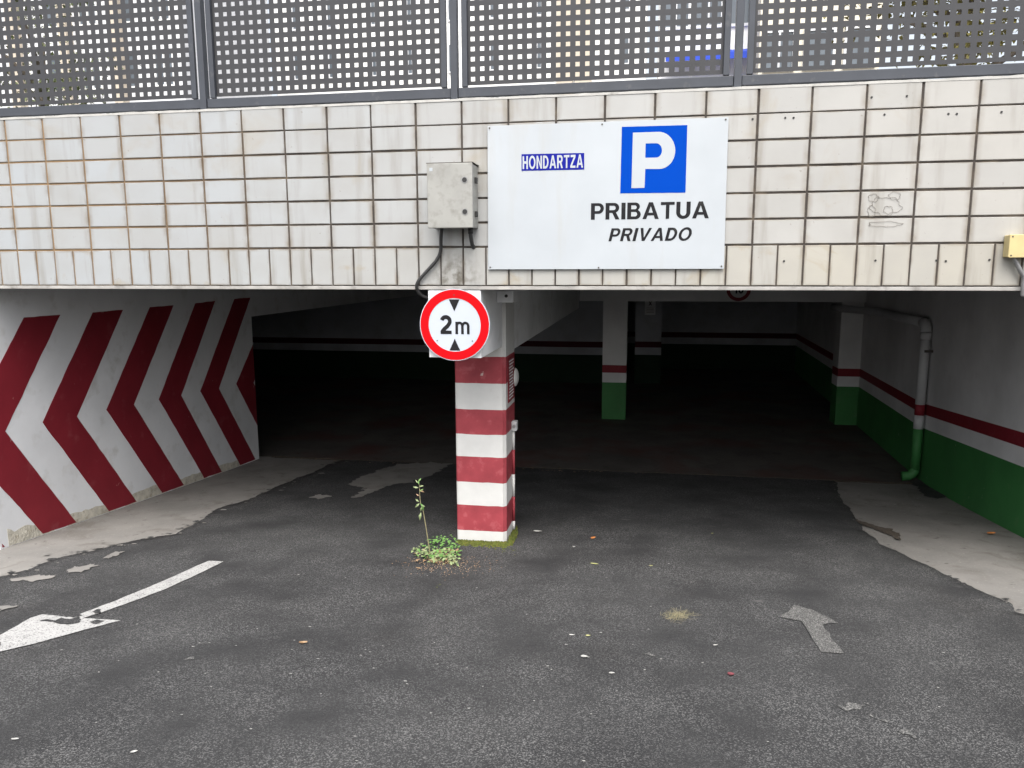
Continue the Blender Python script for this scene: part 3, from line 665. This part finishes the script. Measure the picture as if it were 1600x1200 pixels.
# things fixed to the column's right face
fx = CX1
pl = empty('notice_plate', (fx, 1.1, 1.56)); tag(pl, 'dark red notice plate of small white print on the column side', 'sign')
box('plate', fx+.001, fx+.006, .955, 1.265, 1.57, 1.958, M['red'], pl)
for i in range(13):
    a = .985+random.uniform(0, .03); b_ = 1.235-random.uniform(0, .07)
    box('print_line', fx+.0065, fx+.0075, a, b_, 1.595+.027*i, 1.607+.027*i, M['white_paint'], pl)
so = empty('socket_box', (fx, 1.17, .3)); tag(so, 'small grey switch box with conduit down the column side', 'switch box')
box('housing', fx+.001, fx+.048, 1.125, 1.20, 1.285, 1.372, M['grey_pvc'], so, .006)
disc('knob', (fx+.026, 1.33), .014, 1.112, 1.125, M['steel'], so, 16)
for i in range(4, 9):
    a, b_ = min(zb[i], 1.285), zb[i+1]
    if i == 8: b_ = .36
    tube('conduit', [(fx+.013, 1.165, a), (fx+.013, 1.165, b_)], .0125, M['col_white' if i % 2 == 0 else 'col_red'], so, 10)
bl = empty('alarm_bell', (fx, 1.26, 1.74)); tag(bl, 'round white dome fixed at the column rear edge beside the notice plate', 'alarm bell')
V = []; F = []; sg = 24
for j in range(6):
    a = math.pi/2*j/6
    V += [(fx+.002+.034*math.sin(a), 1.30+.0+.085*math.cos(a)*math.cos(t)-.085, 1.745+.085*math.cos(a)*math.sin(t)) for t in [2*math.pi*k/sg for k in range(sg)]]
V = [(x, y+.095, z) for x, y, z in V]
for j in range(5):
    for k in range(sg): F.append([j*sg+k, j*sg+(k+1) % sg, (j+1)*sg+(k+1) % sg, (j+1)*sg+k])
F += [list(range(sg)), list(range(5*sg, 6*sg))]
pydata('dome', V, F, M['col_white'], bl, True)
box('bracket', fx-.1, fx+.002, 1.302, 1.315, 1.70, 1.79, M['col_white'], bl)

# stub beam from column to parapet, carrying the height sign
stub = box('stub_beam', -.272, .124, .012, .848, 2.072, 2.57, M['white_paint'], None, .004); tag(stub, 'short white concrete beam end behind the height limit sign', 'beam')
sn = empty('sensor_box', (.16, .7, 2.5)); tag(sn, 'small white sensor box with dark lens tucked under parapet beside beam', 'sensor')
box('housing', .125, .262, .60, .80, 2.452, 2.55, M['white_paint'], sn, .008); disc('lens', (.205, 2.505), .013, .594, .601, M['dark'], sn, 16)

# ================================================================== SIGNS ON THE PARAPET
hsn = empty('height_limit_sign', (-.06, -.04, 2.06)); tag(hsn, 'round red-rimmed height limit sign reading 2m', 'sign')
SC = (-.0625, 2.318); SR = .262
disc('plate', SC, SR, -.036, -.022, M['sign_face'], hsn, 96)
disc('red_ring', SC, SR*.978, -.0385, -.0365, M['sign_red'], hsn, 96, SR*.745)
letters('lettering', '2', SC[0]-.108, SC[0]-.022, SC[1]-.066, SC[1]+.070, -.0380, M['black'], hsn)
letters('lettering', 'm', SC[0]+.006, SC[0]+.112, SC[1]-.066, SC[1]+.026, -.0380, M['black'], hsn)
for s_ in (1, -1):
    prism('triangle_mark', [(SC[0]-.040, SC[1]+s_*.186), (SC[0]+.040, SC[1]+s_*.186), (SC[0], SC[1]+s_*.100)], 'Y', -.0385, -.037, M['black'], hsn)
for dx, dz in ((-.132, -.115), (.132, -.115), (0, .218)): disc('rivet', (SC[0]+dx, SC[1]+dz), .0045, -.0405, -.0365, M['screw'], hsn, 10)
box('mount_rail', SC[0]-.12, SC[0]+.12, -.0215, .011, SC[1]+.08, SC[1]+.11, M['steel'], hsn)

ps = empty('parking_sign', (1.0, -.02, 2.717)); tag(ps, 'large white parking sign with blue P, PRIBATUA and PRIVADO', 'sign')
prism('panel', [(.187, 2.7175), (1.823, 2.7175), (1.815, 3.707), (.1905, 3.705)], 'Y', -.022, -.0145, M['sign_white'], ps, .0012)
prism('blue_square', [(1.1155, 3.231), (1.552, 3.2275), (1.5507, 3.666), (1.1185, 3.669)], 'Y', -.0235, -.0222, M['blue'], ps)
# the letter P: stem, bowl with counter
def zP(x, y): p = onY(880+x*280/1292, 170+y*260/1200, -.024); return (p.x, p.z)
outer = [(492, 572), (503, 172), (690, 166)]+[(690+118*math.sin(a), 300-134*math.cos(a)) for a in [math.pi*i/20 for i in range(1, 20)]]+[(680, 434), (592, 434), (586, 570)]
inner = [(594, 250), (670, 248)]+[(670+42*math.sin(a), 300-52*math.cos(a)) for a in [math.pi*i/14 for i in range(1, 14)]]+[(665, 352), (592, 353)]
cu = bpy.data.curves.new('letter_p', 'CURVE'); cu.dimensions = '2D'; cu.fill_mode = 'FRONT'
for pts in (outer, inner):
    sp_ = cu.splines.new('POLY'); sp_.points.add(len(pts)-1); sp_.use_cyclic_u = True
    for q, p in zip(sp_.points, pts): u, v = zP(*p); q.co = (u, v, 0, 1)
ob = bpy.data.objects.new('tmp', cu); COL.objects.link(ob)
me = bpy.data.meshes.new_from_object(ob.evaluated_get(bpy.context.evaluated_depsgraph_get())); bpy.data.objects.remove(ob)
for v in me.vertices: v.co = (v.co.x, -.0245, v.co.y)
me.name = 'letter_p'; me.materials.clear(); link('letter_p', me, M['sign_white'], ps)
letters('lettering', 'PRIBATUA', .917, 1.711, 3.056, 3.168, -.0232, M['black'], ps, gap=.10)
letters('lettering', 'PRIVADO', 1.040, 1.612, 2.9085, 2.9965, -.0232, M['black'], ps, shear=.24, gap=.14)
st = prism('name_sticker', [(.4305, 3.3965), (.867, 3.3948), (.8662, 3.5055), (.4307, 3.509)], 'Y', -.0235, -.0222, M['dblue'], ps)
letters('lettering', 'HONDARTZA', .438, .859, 3.408, 3.495, -.0242, M['sign_white'], ps, gap=.15)
for x, z in ((.205, 3.69), (1.797, 3.693), (1.806, 2.735), (.203, 2.733), (.985, 3.690), (.975, 2.728)): disc('screw', (x, z), .006, -.0255, -.0222, M['screw'], ps, 10)

# electrical cabinet and its cables
eb = empty('electrical_cabinet', (-.04, -.1, 3.0)); tag(eb, 'mottled grey electrical cabinet with two round locks beside parking sign', 'cabinet')
BX0, BX1, BZ0, BZ1 = -.203, .119, 3.003, 3.440
box('body', BX0+.004, BX1-.004, -.172, -.001, BZ0+.004, BZ1-.004, M['enclosure'], eb, .006)
dr = box('door', BX0, BX1, -.2, -.1745, BZ0, BZ1, M['enclosure'], eb, .005)
for zc in (3.325, 3.112):
    lk = disc('lock', (.064, zc), .0165, -.2045, -.2, M['dark'], dr, 24); disc('lock_rim', (.064, zc), .022, -.2025, -.2002, M['steel'], dr, 24, .0168)
box('label', BX0+.02, BX0+.042, -.2015, -.2, BZ1-.052, BZ1-.03, M['sign_white'], dr)
for zc in (3.33, 3.10): box('hinge', BX1-.002, BX1+.012, -.12, -.08, zc-.02, zc+.02, M['dark'], eb, .003)
box('rain_lip', BX0-.003, BX1+.003, -.2, -.0, BZ1+.0005, BZ1+.004, M['screw'], eb)
tube('gland', [(.072, -.07, BZ0+.004), (.072, -.07, BZ0-.035)], .018, M['dark'], eb, 12)
cb = empty('power_cable', (-.1, -.06, 2.5)); tag(cb, 'black cable curling from the cabinet down behind the height sign', 'cable')
pts = [onY(x, y, Y) for x, y, Y in [(691, 352, -.08), (689, 370, -.06), (688.5, 392, -.03), (683, 405, -.025), (675, 415, -.025), (663, 428, -.025), (654, 439, -.024), (651, 449, -.012), (655, 458, .02), (663, 463.5, .05), (672, 466, .07)]]
def smooth_pts(p, k=5):
    out = []
    for i in range(len(p)-1):
        p0, p1, p2, p3 = p[max(i-1, 0)], p[i], p[i+1], p[min(i+2, len(p)-1)]
        for j in range(k):
            t = j/k; out.append(.5*((2*p1)+(p2-p0)*t+(2*p0-5*p1+4*p2-p3)*t*t+(3*p1-p0-3*p2+p3)*t**3))
    return out+[p[-1]]
tube('sheath', smooth_pts(pts), .0125, M['cable'], cb, 10)
c2 = empty('cable_tail', (.07, -.05, 2.87)); tag(c2, 'short thick black cable from the cabinet into the tile joint', 'cable')
tube('sheath', smooth_pts([Vector((.072, -.07, BZ0-.03)), Vector((.073, -.065, 2.95)), Vector((.075, -.04, 2.90)), Vector((.077, .004, 2.872))]), .014, M['cable'], c2, 10)
# yellow junction box at the right end, conduit below it
yb = empty('junction_box', (3.64, -.05, 2.785)); tag(yb, 'yellowed plastic junction box at the right end of the tiles', 'junction box')
box('body', 3.552, 3.72, -.08, -.002, 2.786, 2.925, M['yellow'], yb, .006); box('lid', 3.549, 3.723, -.092, -.0815, 2.783, 2.928, M['yellow'], yb, .004)
for x, z in ((3.565, 2.914), (3.707, 2.914), (3.565, 2.797), (3.707, 2.797)): disc('lid_screw', (x, z), .005, -.094, -.0915, M['screw'], yb, 10)
gc = empty('wall_conduit', (3.7, -.03, 2.55)); tag(gc, 'grey conduit dropping from the yellow junction box past the tile edge', 'conduit')
tube('tube', smooth_pts([Vector((3.60, -.045, 2.79)), Vector((3.615, -.045, 2.76)), Vector((3.65, -.04, 2.70)), Vector((3.675, -.035, 2.66)), Vector((3.68, -.03, 2.60)), Vector((3.685, -.02, 2.54))]), .014, M['steel'], gc, 10)
box('edge_trim', 3.738, 3.765, -.008, .2, 2.56, 3.88, M['steel'], gc)

# ================================================================== PERFORATED FENCE
fn = empty('perforated_fence', (0, .06, 3.9)); tag(fn, 'dark grey metal fence of square-hole perforated panels on the parapet', 'fence')
PS, PX0, FY = 1.9275, -1.985, .062
HP, HS = .0668, .0295
FT = 5.35
def perforated(x0, x1, z0, z1, ncol, first_x, first_z, nrow):
    """thin sheet with real square holes"""
    xs_ = [x0]; zs_ = [z0]
    for i in range(ncol): xs_ += [first_x+i*HP-HS/2, first_x+i*HP+HS/2]
    for j in range(nrow): zs_ += [first_z+j*HP-HS/2, first_z+j*HP+HS/2]
    xs_.append(x1); zs_.append(z1); nx, nz = len(xs_), len(zs_)
    V = [(x, -.001, z) for z in zs_ for x in xs_]+[(x, .001, z) for z in zs_ for x in xs_]; F = []; o = nx*nz
    for j in range(nz-1):
        for i in range(nx-1):
            q = j*nx+i
            if i % 2 == 1 and j % 2 == 1:
                a, b_, c, d = q, q+1, q+nx+1, q+nx
                F += [[a, b_, b_+o, a+o], [b_, c, c+o, b_+o], [c, d, d+o, c+o], [d, a, a+o, d+o]]
            else: F += [[q, q+1, q+nx+1, q+nx], [o+q, o+q+nx, o+q+nx+1, o+q+1]]
    me = bpy.data.meshes.new('perforated_sheet'); me.from_pydata(V, [], F); me.materials.append(M['fence_sheet']); return me
half = PS/2; pw = half-.025-.030                      # half width of a panel
ncol = 26; nrow = 19
sheet_me = perforated(-pw+.02, pw-.02, 4.0, FT-.02, ncol, -HP*(ncol-1)/2, 4.042, nrow)
stile_me = box_me('stile', -.02, .02, -.014, .014, 3.986, FT, .003)
post_me = box_me('post', -.0245, .0245, -.03, .03, 3.905, FT+.06, .003)
rail_me = box_me('bottom_rail', -half+.027, half-.027, -.022, .022, 3.917, 3.982, .004)
top_me = box_me('top_rail', -half+.027, half-.027, -.02, .02, FT+.001, FT+.04, .004)
pad_me = box_me('spacer', -.055, .055, -.018, .018, 3.898, 3.9165)
for mm in (stile_me, post_me, rail_me, top_me, pad_me): mm.materials.append(M['fence'])
def fput(name, me, x, y=FY):
    o = link(name, me, None, fn); o.location = (x, y, 0); return o
for i in range(-2, 4):
    xc = PX0+PS*i+half
    if i < 3:
        fput('perforated_sheet', sheet_me, xc, FY+.006)
        for s_ in (-1, 1): fput('stile', stile_me, xc+s_*(pw-.02), FY-.012)
        fput('bottom_rail', rail_me, xc, FY-.002); fput('top_rail', top_me, xc, FY-.002)
        fput('spacer', pad_me, xc-.45, FY); fput('spacer', pad_me, xc+.5, FY)
    fput('post', post_me, PX0+PS*i, FY-.006)

# ================================================================== WEEDS, MOSS, LITTER
def leaf_faces(V, F, base, direc, up, L, W, droop=.2):
    d = direc.normalized(); s = d.cross(up); s = s.normalized() if s.length > .01 else Vector((1, 0, 0)); u = s.cross(d)
    k = len(V); mid = base+d*L*.45+u*L*.10; tip = base+d*L-u*L*droop
    V += [base, mid+s*W*.5, tip, mid-s*W*.5, mid-u*W*.12]; F += [[k, k+1, k+4], [k+1, k+2, k+4], [k+2, k+3, k+4], [k+3, k, k+4]]
wd = empty('weed_clump', tuple(ong(690, 868))); tag(wd, 'leafy green weed clump growing at foot of striped column', 'weed')
for nm, mt, cnt, sc in (('leaves', 'leaf', 150, 1.25), ('pale_leaves', 'leaf_pale', 150, 1.25), ('dry_leaves', 'leaf_brown', 130, .9)):
    V = []; F = []
    for _ in range(cnt):
        t = random.random()
        if nm == 'dry_leaves': px, py = random.gauss(688, 18), random.uniform(862, 884); h = random.uniform(0, .02)
        elif nm == 'pale_leaves': px = random.uniform(645, 714); py = 868+random.gauss(0, 6)+(7 if px > 668 else 0); h = random.uniform(.0, .035)
        else: px = random.gauss(690, 17); py = random.uniform(846, 878); h = random.uniform(.003, .065)*max(.2, 1-abs(px-696)/45)
        px = min(716, px)
        b_ = ong(px, py); b_.z = g(b_.x, b_.y)+.01+h
        a = random.uniform(0, 6.28); d = Vector((math.cos(a), math.sin(a), random.uniform(-.2, .7)))
        leaf_faces(V, F, b_, d, Vector((random.uniform(-.3, .3), random.uniform(-.3, .3), 1)), *(lambda q: (.036*q*sc, .025*q*sc))(random.uniform(.35, 1.25)))
    o = pydata(nm, V, F, M[mt], wd); tag(o, kind='stuff')
# tall spindly stem
tw = empty('tall_weed', tuple(ong(670, 868))); tag(tw, 'tall spindly half-dry weed stalk left of striped column', 'weed')
b0 = ong(672, 866); Yw = b0.y
sp_px = [(672, 866), (669, 846), (665, 820), (661, 798), (657, 785), (656, 772), (655, 758), (654, 750)]
pts = smooth_pts([onY(x, y, Yw+.01*i) for i, (x, y) in enumerate(sp_px)], 4)
tube('stem', pts, [.006-.0042*i/(len(pts)-1) for i in range(len(pts))], M['stem'], tw, 6)
for x, y, L, a, mt in [(659, 792, .05, -1.9, 'leaf_pale'), (656, 786, .06, -2.4, 'leaf_pale'), (657, 786, .05, -.9, 'leaf'), (658, 790, .06, -1.2, 'leaf'), (655, 784, .05, 2.7, 'leaf_pale'), (658, 800, .075, -1.75, 'leaf_pale'), (655, 775, .035, 2.6, 'leaf_brown'), (655, 768, .04, .6, 'leaf'), (654, 762, .05, 3.0, 'leaf_pale'), (655, 760, .045, .3, 'leaf_pale'), (654, 755, .04, 2.3, 'leaf_pale'), (654, 752, .035, .9, 'leaf'), (655, 765, .05, -.5, 'leaf_brown'), (654, 757, .04, 1.5, 'leaf'), (657, 788, .045, -.3, 'leaf_pale')]:
    V = []; F = []; leaf_faces(V, F, onY(x, y, Yw), Vector((math.cos(a), random.uniform(-.4, .4), math.sin(a))), Vector((0, -1, .3)), L, L*.34)
    pydata('leaf', V, F, M[mt], tw)
# moss cushion along the column foot
ms = empty('moss_patch', (0, .83, .35)); tag(ms, 'strip of green moss along the column base', 'moss')
def moss(px, n, spread, hmax):
    V = []; F = []
    for _ in range(n):
        x, y = random.choice(px); b_ = ong(x+random.gauss(0, spread), y+random.gauss(0, 2.6)); k = len(V); r = random.uniform(.006, .018); h = random.uniform(.3, 1)*hmax
        z0 = g(b_.x, b_.y)+.006
        for q in range(5): an = 6.28*q/5+random.random(); V.append((b_.x+r*math.cos(an), b_.y+r*math.sin(an), z0))
        V.append((b_.x, b_.y, z0+h)); F += [[k+q, k+(q+1) % 5, k+5] for q in range(5)]
    o = pydata('cushion', V, F, M['moss'], ms); tag(o, kind='stuff')
moss([(x, 848+(x-720)*.05) for x in range(718, 795, 3)], 1300, 2, .02)
moss([(797+i*.6, 850-i*1.2) for i in range(14)], 420, 1.5, .05)
moss([(x, 862) for x in range(780, 806, 3)]+[(684, 920)], 60, 4, .006)
# small scattered stones and scraps in the clump's dirt
soil = empty('soil_crumbs', tuple(ong(690, 885))); tag(soil, 'reddish soil crumbs spread before the weed clump', 'soil', kind='stuff')
V = []; F = []
for _ in range(420):
    b_ = ong(random.gauss(700, 34), random.gauss(884, 8)); r = random.uniform(.002, .006); k = len(V); z0 = g(b_.x, b_.y)+.009
    V += [(b_.x-r, b_.y, z0), (b_.x+r*.5, b_.y-r, z0), (b_.x+r*.5, b_.y+r, z0), (b_.x, b_.y, z0+r)]; F += [[k, k+1, k+3], [k+1, k+2, k+3], [k+2, k, k+3]]
tag(pydata('crumbs', V, F, M['leaf_brown'], soil), kind='stuff')

def fallen(x, y, L, mat, label, cat='leaf', ang=0.0, asp=.5, group='leaves and scraps lying on the ramp'):
    p = ong(x, y); V = []; F = []; n = 10; z0 = g(p.x, p.y)+.016
    ca, sa = math.cos(ang), math.sin(ang)
    for i in range(n):
        a = 2*math.pi*i/n; u = L*.5*math.cos(a); v = L*.5*asp*math.sin(a)*(1-.25*math.cos(a)); 
        V.append((p.x+u*ca-v*sa, p.y+u*sa+v*ca, z0+.22*abs(v)+.10*L*abs(math.cos(a))*random.random()))
    V.append((p.x, p.y, z0-.004+.002)); F = [[i, (i+1) % n, n] for i in range(n)]
    me = pydata('fallen_leaf' if cat == 'leaf' else cat, V, F, M[mat]); tag(me, label, cat, group)
fallen(1549, 836, .085, 'leaf_orange', 'curled orange leaf on the concrete by the green wall', ang=.3, asp=.6)
fallen(927, 843, .055, 'leaf_orange', 'small orange leaf on dark asphalt right of the column', ang=.9, asp=.6)
fallen(929, 884, .07, 'leaf_lime', 'narrow lime-yellow leaf on the asphalt before the column', ang=-.1, asp=.25)
fallen(1017, 887, .032, 'leaf_lime', 'tiny lime leaf on the asphalt between column and worn arrow', ang=.2)
fallen(1113, 836, .03, 'leaf_lime', 'tiny pale leaf in the shaded part of the ramp', ang=.6)
fallen(840, 833, .085, 'petal_white', 'white paper scrap beside the column foot', 'paper scrap', .1, .5)
fallen(913, 1030, .042, 'petal_white', 'oval white scrap on the open asphalt', 'paper scrap', 0, .6)
fallen(956, 1056, .032, 'petal_white', 'small white scrap nearer the street than the oval one', 'paper scrap', .2, .5)
fallen(1142, 1058, .036, 'petal_red', 'crumpled red petal on the asphalt beside the worn arrow', 'petal', .4, .9)
fallen(474, 1008, .05, 'leaf_brown', 'pale tan leaf on asphalt between white arrow and column', ang=.3)
fallen(210, 1180, .03, 'petal_white', 'whitish scrap on the asphalt below the white arrow', 'paper scrap', .5, .5)
fallen(24, 1160, .035, 'petal_white', 'thin whitish scrap near the street below the white arrow point', 'paper scrap', .3, .35)
fallen(897, 857, .028, 'petal_white', 'tiny upright white scrap near the orange leaf', 'paper scrap', .9, .7)
fallen(655, 891, .065, 'leaf_brown', 'dry tan twig-like leaf before the weed clump', ang=-.3, asp=.22)
fallen(1118, 1012, .03, 'petal_white', 'small pale scrap between straw tuft and worn arrow', 'paper scrap', .3, .4)
fallen(894, 996, .035, 'petal_white', 'small pale scrap on the dark oily spot', 'paper scrap', .1, .35)
fallen(919, 997, .03, 'leaf_lime', 'small pale green leaf on the dark oily spot', ang=.3)
fallen(1398, 790, .05, 'petal_white', 'thin pale scrap on the concrete near drain pipe', 'paper scrap', .2, .25)
# straw tuft
sw = empty('straw_tuft', tuple(ong(1055, 968))); tag(sw, 'flattened tuft of pale straw on the asphalt', 'straw')
V = []; F = []
for _ in range(150):
    p = ong(random.gauss(1055, 11), random.gauss(966, 4)); a = random.gauss(.5, .9); L = random.uniform(.02, .07); k = len(V); z0 = g(p.x, p.y)+.012+random.uniform(0, .006)
    dx, dy = math.cos(a)*L, math.sin(a)*L; wx, wy_ = -math.sin(a)*.0008, math.cos(a)*.0008
    V += [(p.x-wx, p.y-wy_, z0), (p.x+dx-wx, p.y+dy-wy_, z0+.004), (p.x+dx+wx, p.y+dy+wy_, z0+.004), (p.x+wx, p.y+wy_, z0)]; F.append([k, k+1, k+2, k+3])
tag(pydata('straws', V, F, M['straw'], sw), kind='stuff')

# ================================================================== BEYOND THE FENCE
def building(name, label, x0, x1, y, z1, nx, z_first, floor_h, nz, wallm, win_w, win_h, extras=None):
    r = empty(name, ((x0+x1)/2, y+4, 3.88)); tag(r, label, 'building')
    box('wall', x0, x1, y, y+9, 3.88, z1, M[wallm], r); box('roof', x0-.3, x1+.3, y-.3, y+9.3, z1+.002, z1+.35, M['roof'], r)
    fr_me = bpy.data.meshes.new('window'); bm = bmesh.new()
    for (a, b_, c, d) in ((-win_w/2-.08, win_w/2+.08, -win_h/2-.1, -win_h/2), (-win_w/2-.08, win_w/2+.08, win_h/2, win_h/2+.08), (-win_w/2-.08, -win_w/2, -win_h/2, win_h/2), (win_w/2, win_w/2+.08, -win_h/2, win_h/2), (-.03, .03, -win_h/2, win_h/2)):
        mtx = Matrix.Translation(((a+b_)/2, -.05, (c+d)/2)) @ Matrix.Diagonal((b_-a, .1, d-c, 1)); bmesh.ops.create_cube(bm, size=1, matrix=mtx)
    bm.to_mesh(fr_me); bm.free(); fr_me.materials.append(M['facade_grey'] if wallm != 'facade_grey' else M['facade_white'])
    pn_me = box_me('pane', -win_w/2, win_w/2, -.02, -.003, -win_h/2, win_h/2); pn_me.materials.append(M['pane'])
    for j in range(nz):
        zc = z_first+floor_h*j
        for i in range(nx):
            xc = x0+(x1-x0)*(i+.5)/nx
            f = link('window', fr_me, None, r); f.location = (xc, y, zc)
            p = bpy.data.objects.new('pane', pn_me); COL.objects.link(p); p.parent = f
    return r
def hX(px, Y): return onY(px, 80, Y).x
bA = building('apartment_building', 'pale grey apartment block with tan framed bays seen through left fence panel', hX(-150, 30), hX(285, 30), 30, 19, 8, 6.3, 3.0, 4, 'facade_grey', .9, 1.5)
bB = building('apartment_building', 'white apartment block behind the middle fence panels', hX(430, 44), hX(1010, 44), 44, 24, 9, 6.5, 3.1, 5, 'facade_white', .5, 1.6)
bC = building('apartment_building', 'white building with blue awnings behind the third fence post', hX(1030, 26), hX(1182, 26), 26, 17, 3, 6.0, 3.2, 4, 'facade_white', .9, 1.3)
bD = building('apartment_building', 'cream building with grey windows behind the right fence panel', hX(1186, 24), hX(1375, 24), 24, 16, 3, 7.2, 3.0, 3, 'facade_cream', .9, 1.2)
for px in (883, 912): 
    xa = hX(px, 44); box('pilaster', xa-.5, xa+.5, 43.6, 43.998, 3.88, 24, M['facade_tan'], bB)
for j, zc in enumerate((8.0, 10.6)):
    aw = prism('awning', [(25.0, zc-.32), (25.0, zc-.08), (25.99, zc+.25), (25.99, zc+.15)], 'X', hX(1040, 26), hX(1180, 26), M['awning'], bC)
for px in (30, 110, 190): xa = hX(px, 30); box('bay_frame', xa-.22, xa+.22, 29.5, 29.998, 3.88, 19, M['facade_tan'], bA)
def tree(label, x, y, h, rad, n, leafm, seed, zc_lo):
    rnd = random.Random(seed); r = empty('broadleaf_tree', (x, y, 3.88)); tag(r, label, 'tree')
    tr = tube('trunk', [(x, y, 3.88), (x+.1, y, 3.88+h*.3), (x-.1, y+.1, 3.88+h*.55), (x+.15, y, 3.88+h*.8)], [.18, .15, .10, .04], M['bark'], r, 8)
    for k in range(6):
        a = 6.28*k/6; z0 = 3.88+h*(.35+.06*k); tube('limb', [(x, y, z0), (x+rad*.4*math.cos(a), y+rad*.4*math.sin(a), z0+h*.12), (x+rad*.8*math.cos(a), y+rad*.8*math.sin(a), z0+h*.2)], [.07, .045, .015], M['bark'], r, 6)
    V = []; F = []; cl = [(Vector((rnd.gauss(0, .45)*rad, rnd.gauss(0, .45)*rad, rnd.uniform(zc_lo, 1)*h)), rnd.uniform(.3, .7)) for _ in range(34)]
    for _ in range(n):
        c, s = rnd.choice(cl); p = Vector((x, y, 3.88))+c+Vector((rnd.gauss(0, s*.5), rnd.gauss(0, s*.5), rnd.gauss(0, s*.4)))
        leaf_faces(V, F, p, Vector((rnd.uniform(-1, 1), rnd.uniform(-1, 1), rnd.uniform(-.8, .5))), Vector((0, 0, 1)), rnd.uniform(.09, .17), rnd.uniform(.05, .09))
    tag(pydata('crown', V, F, M[leafm], r), kind='stuff')
tree('olive leaved tree overhanging the right fence panel', hX(1520, 7), 7.2, 4.2, 1.9, 5200, 'olive_leaf', 3, .42)
tree('green tree behind the left end of the fence', hX(60, 12), 12, 5.4, 1.7, 3000, 'green_leaf', 5, .35)
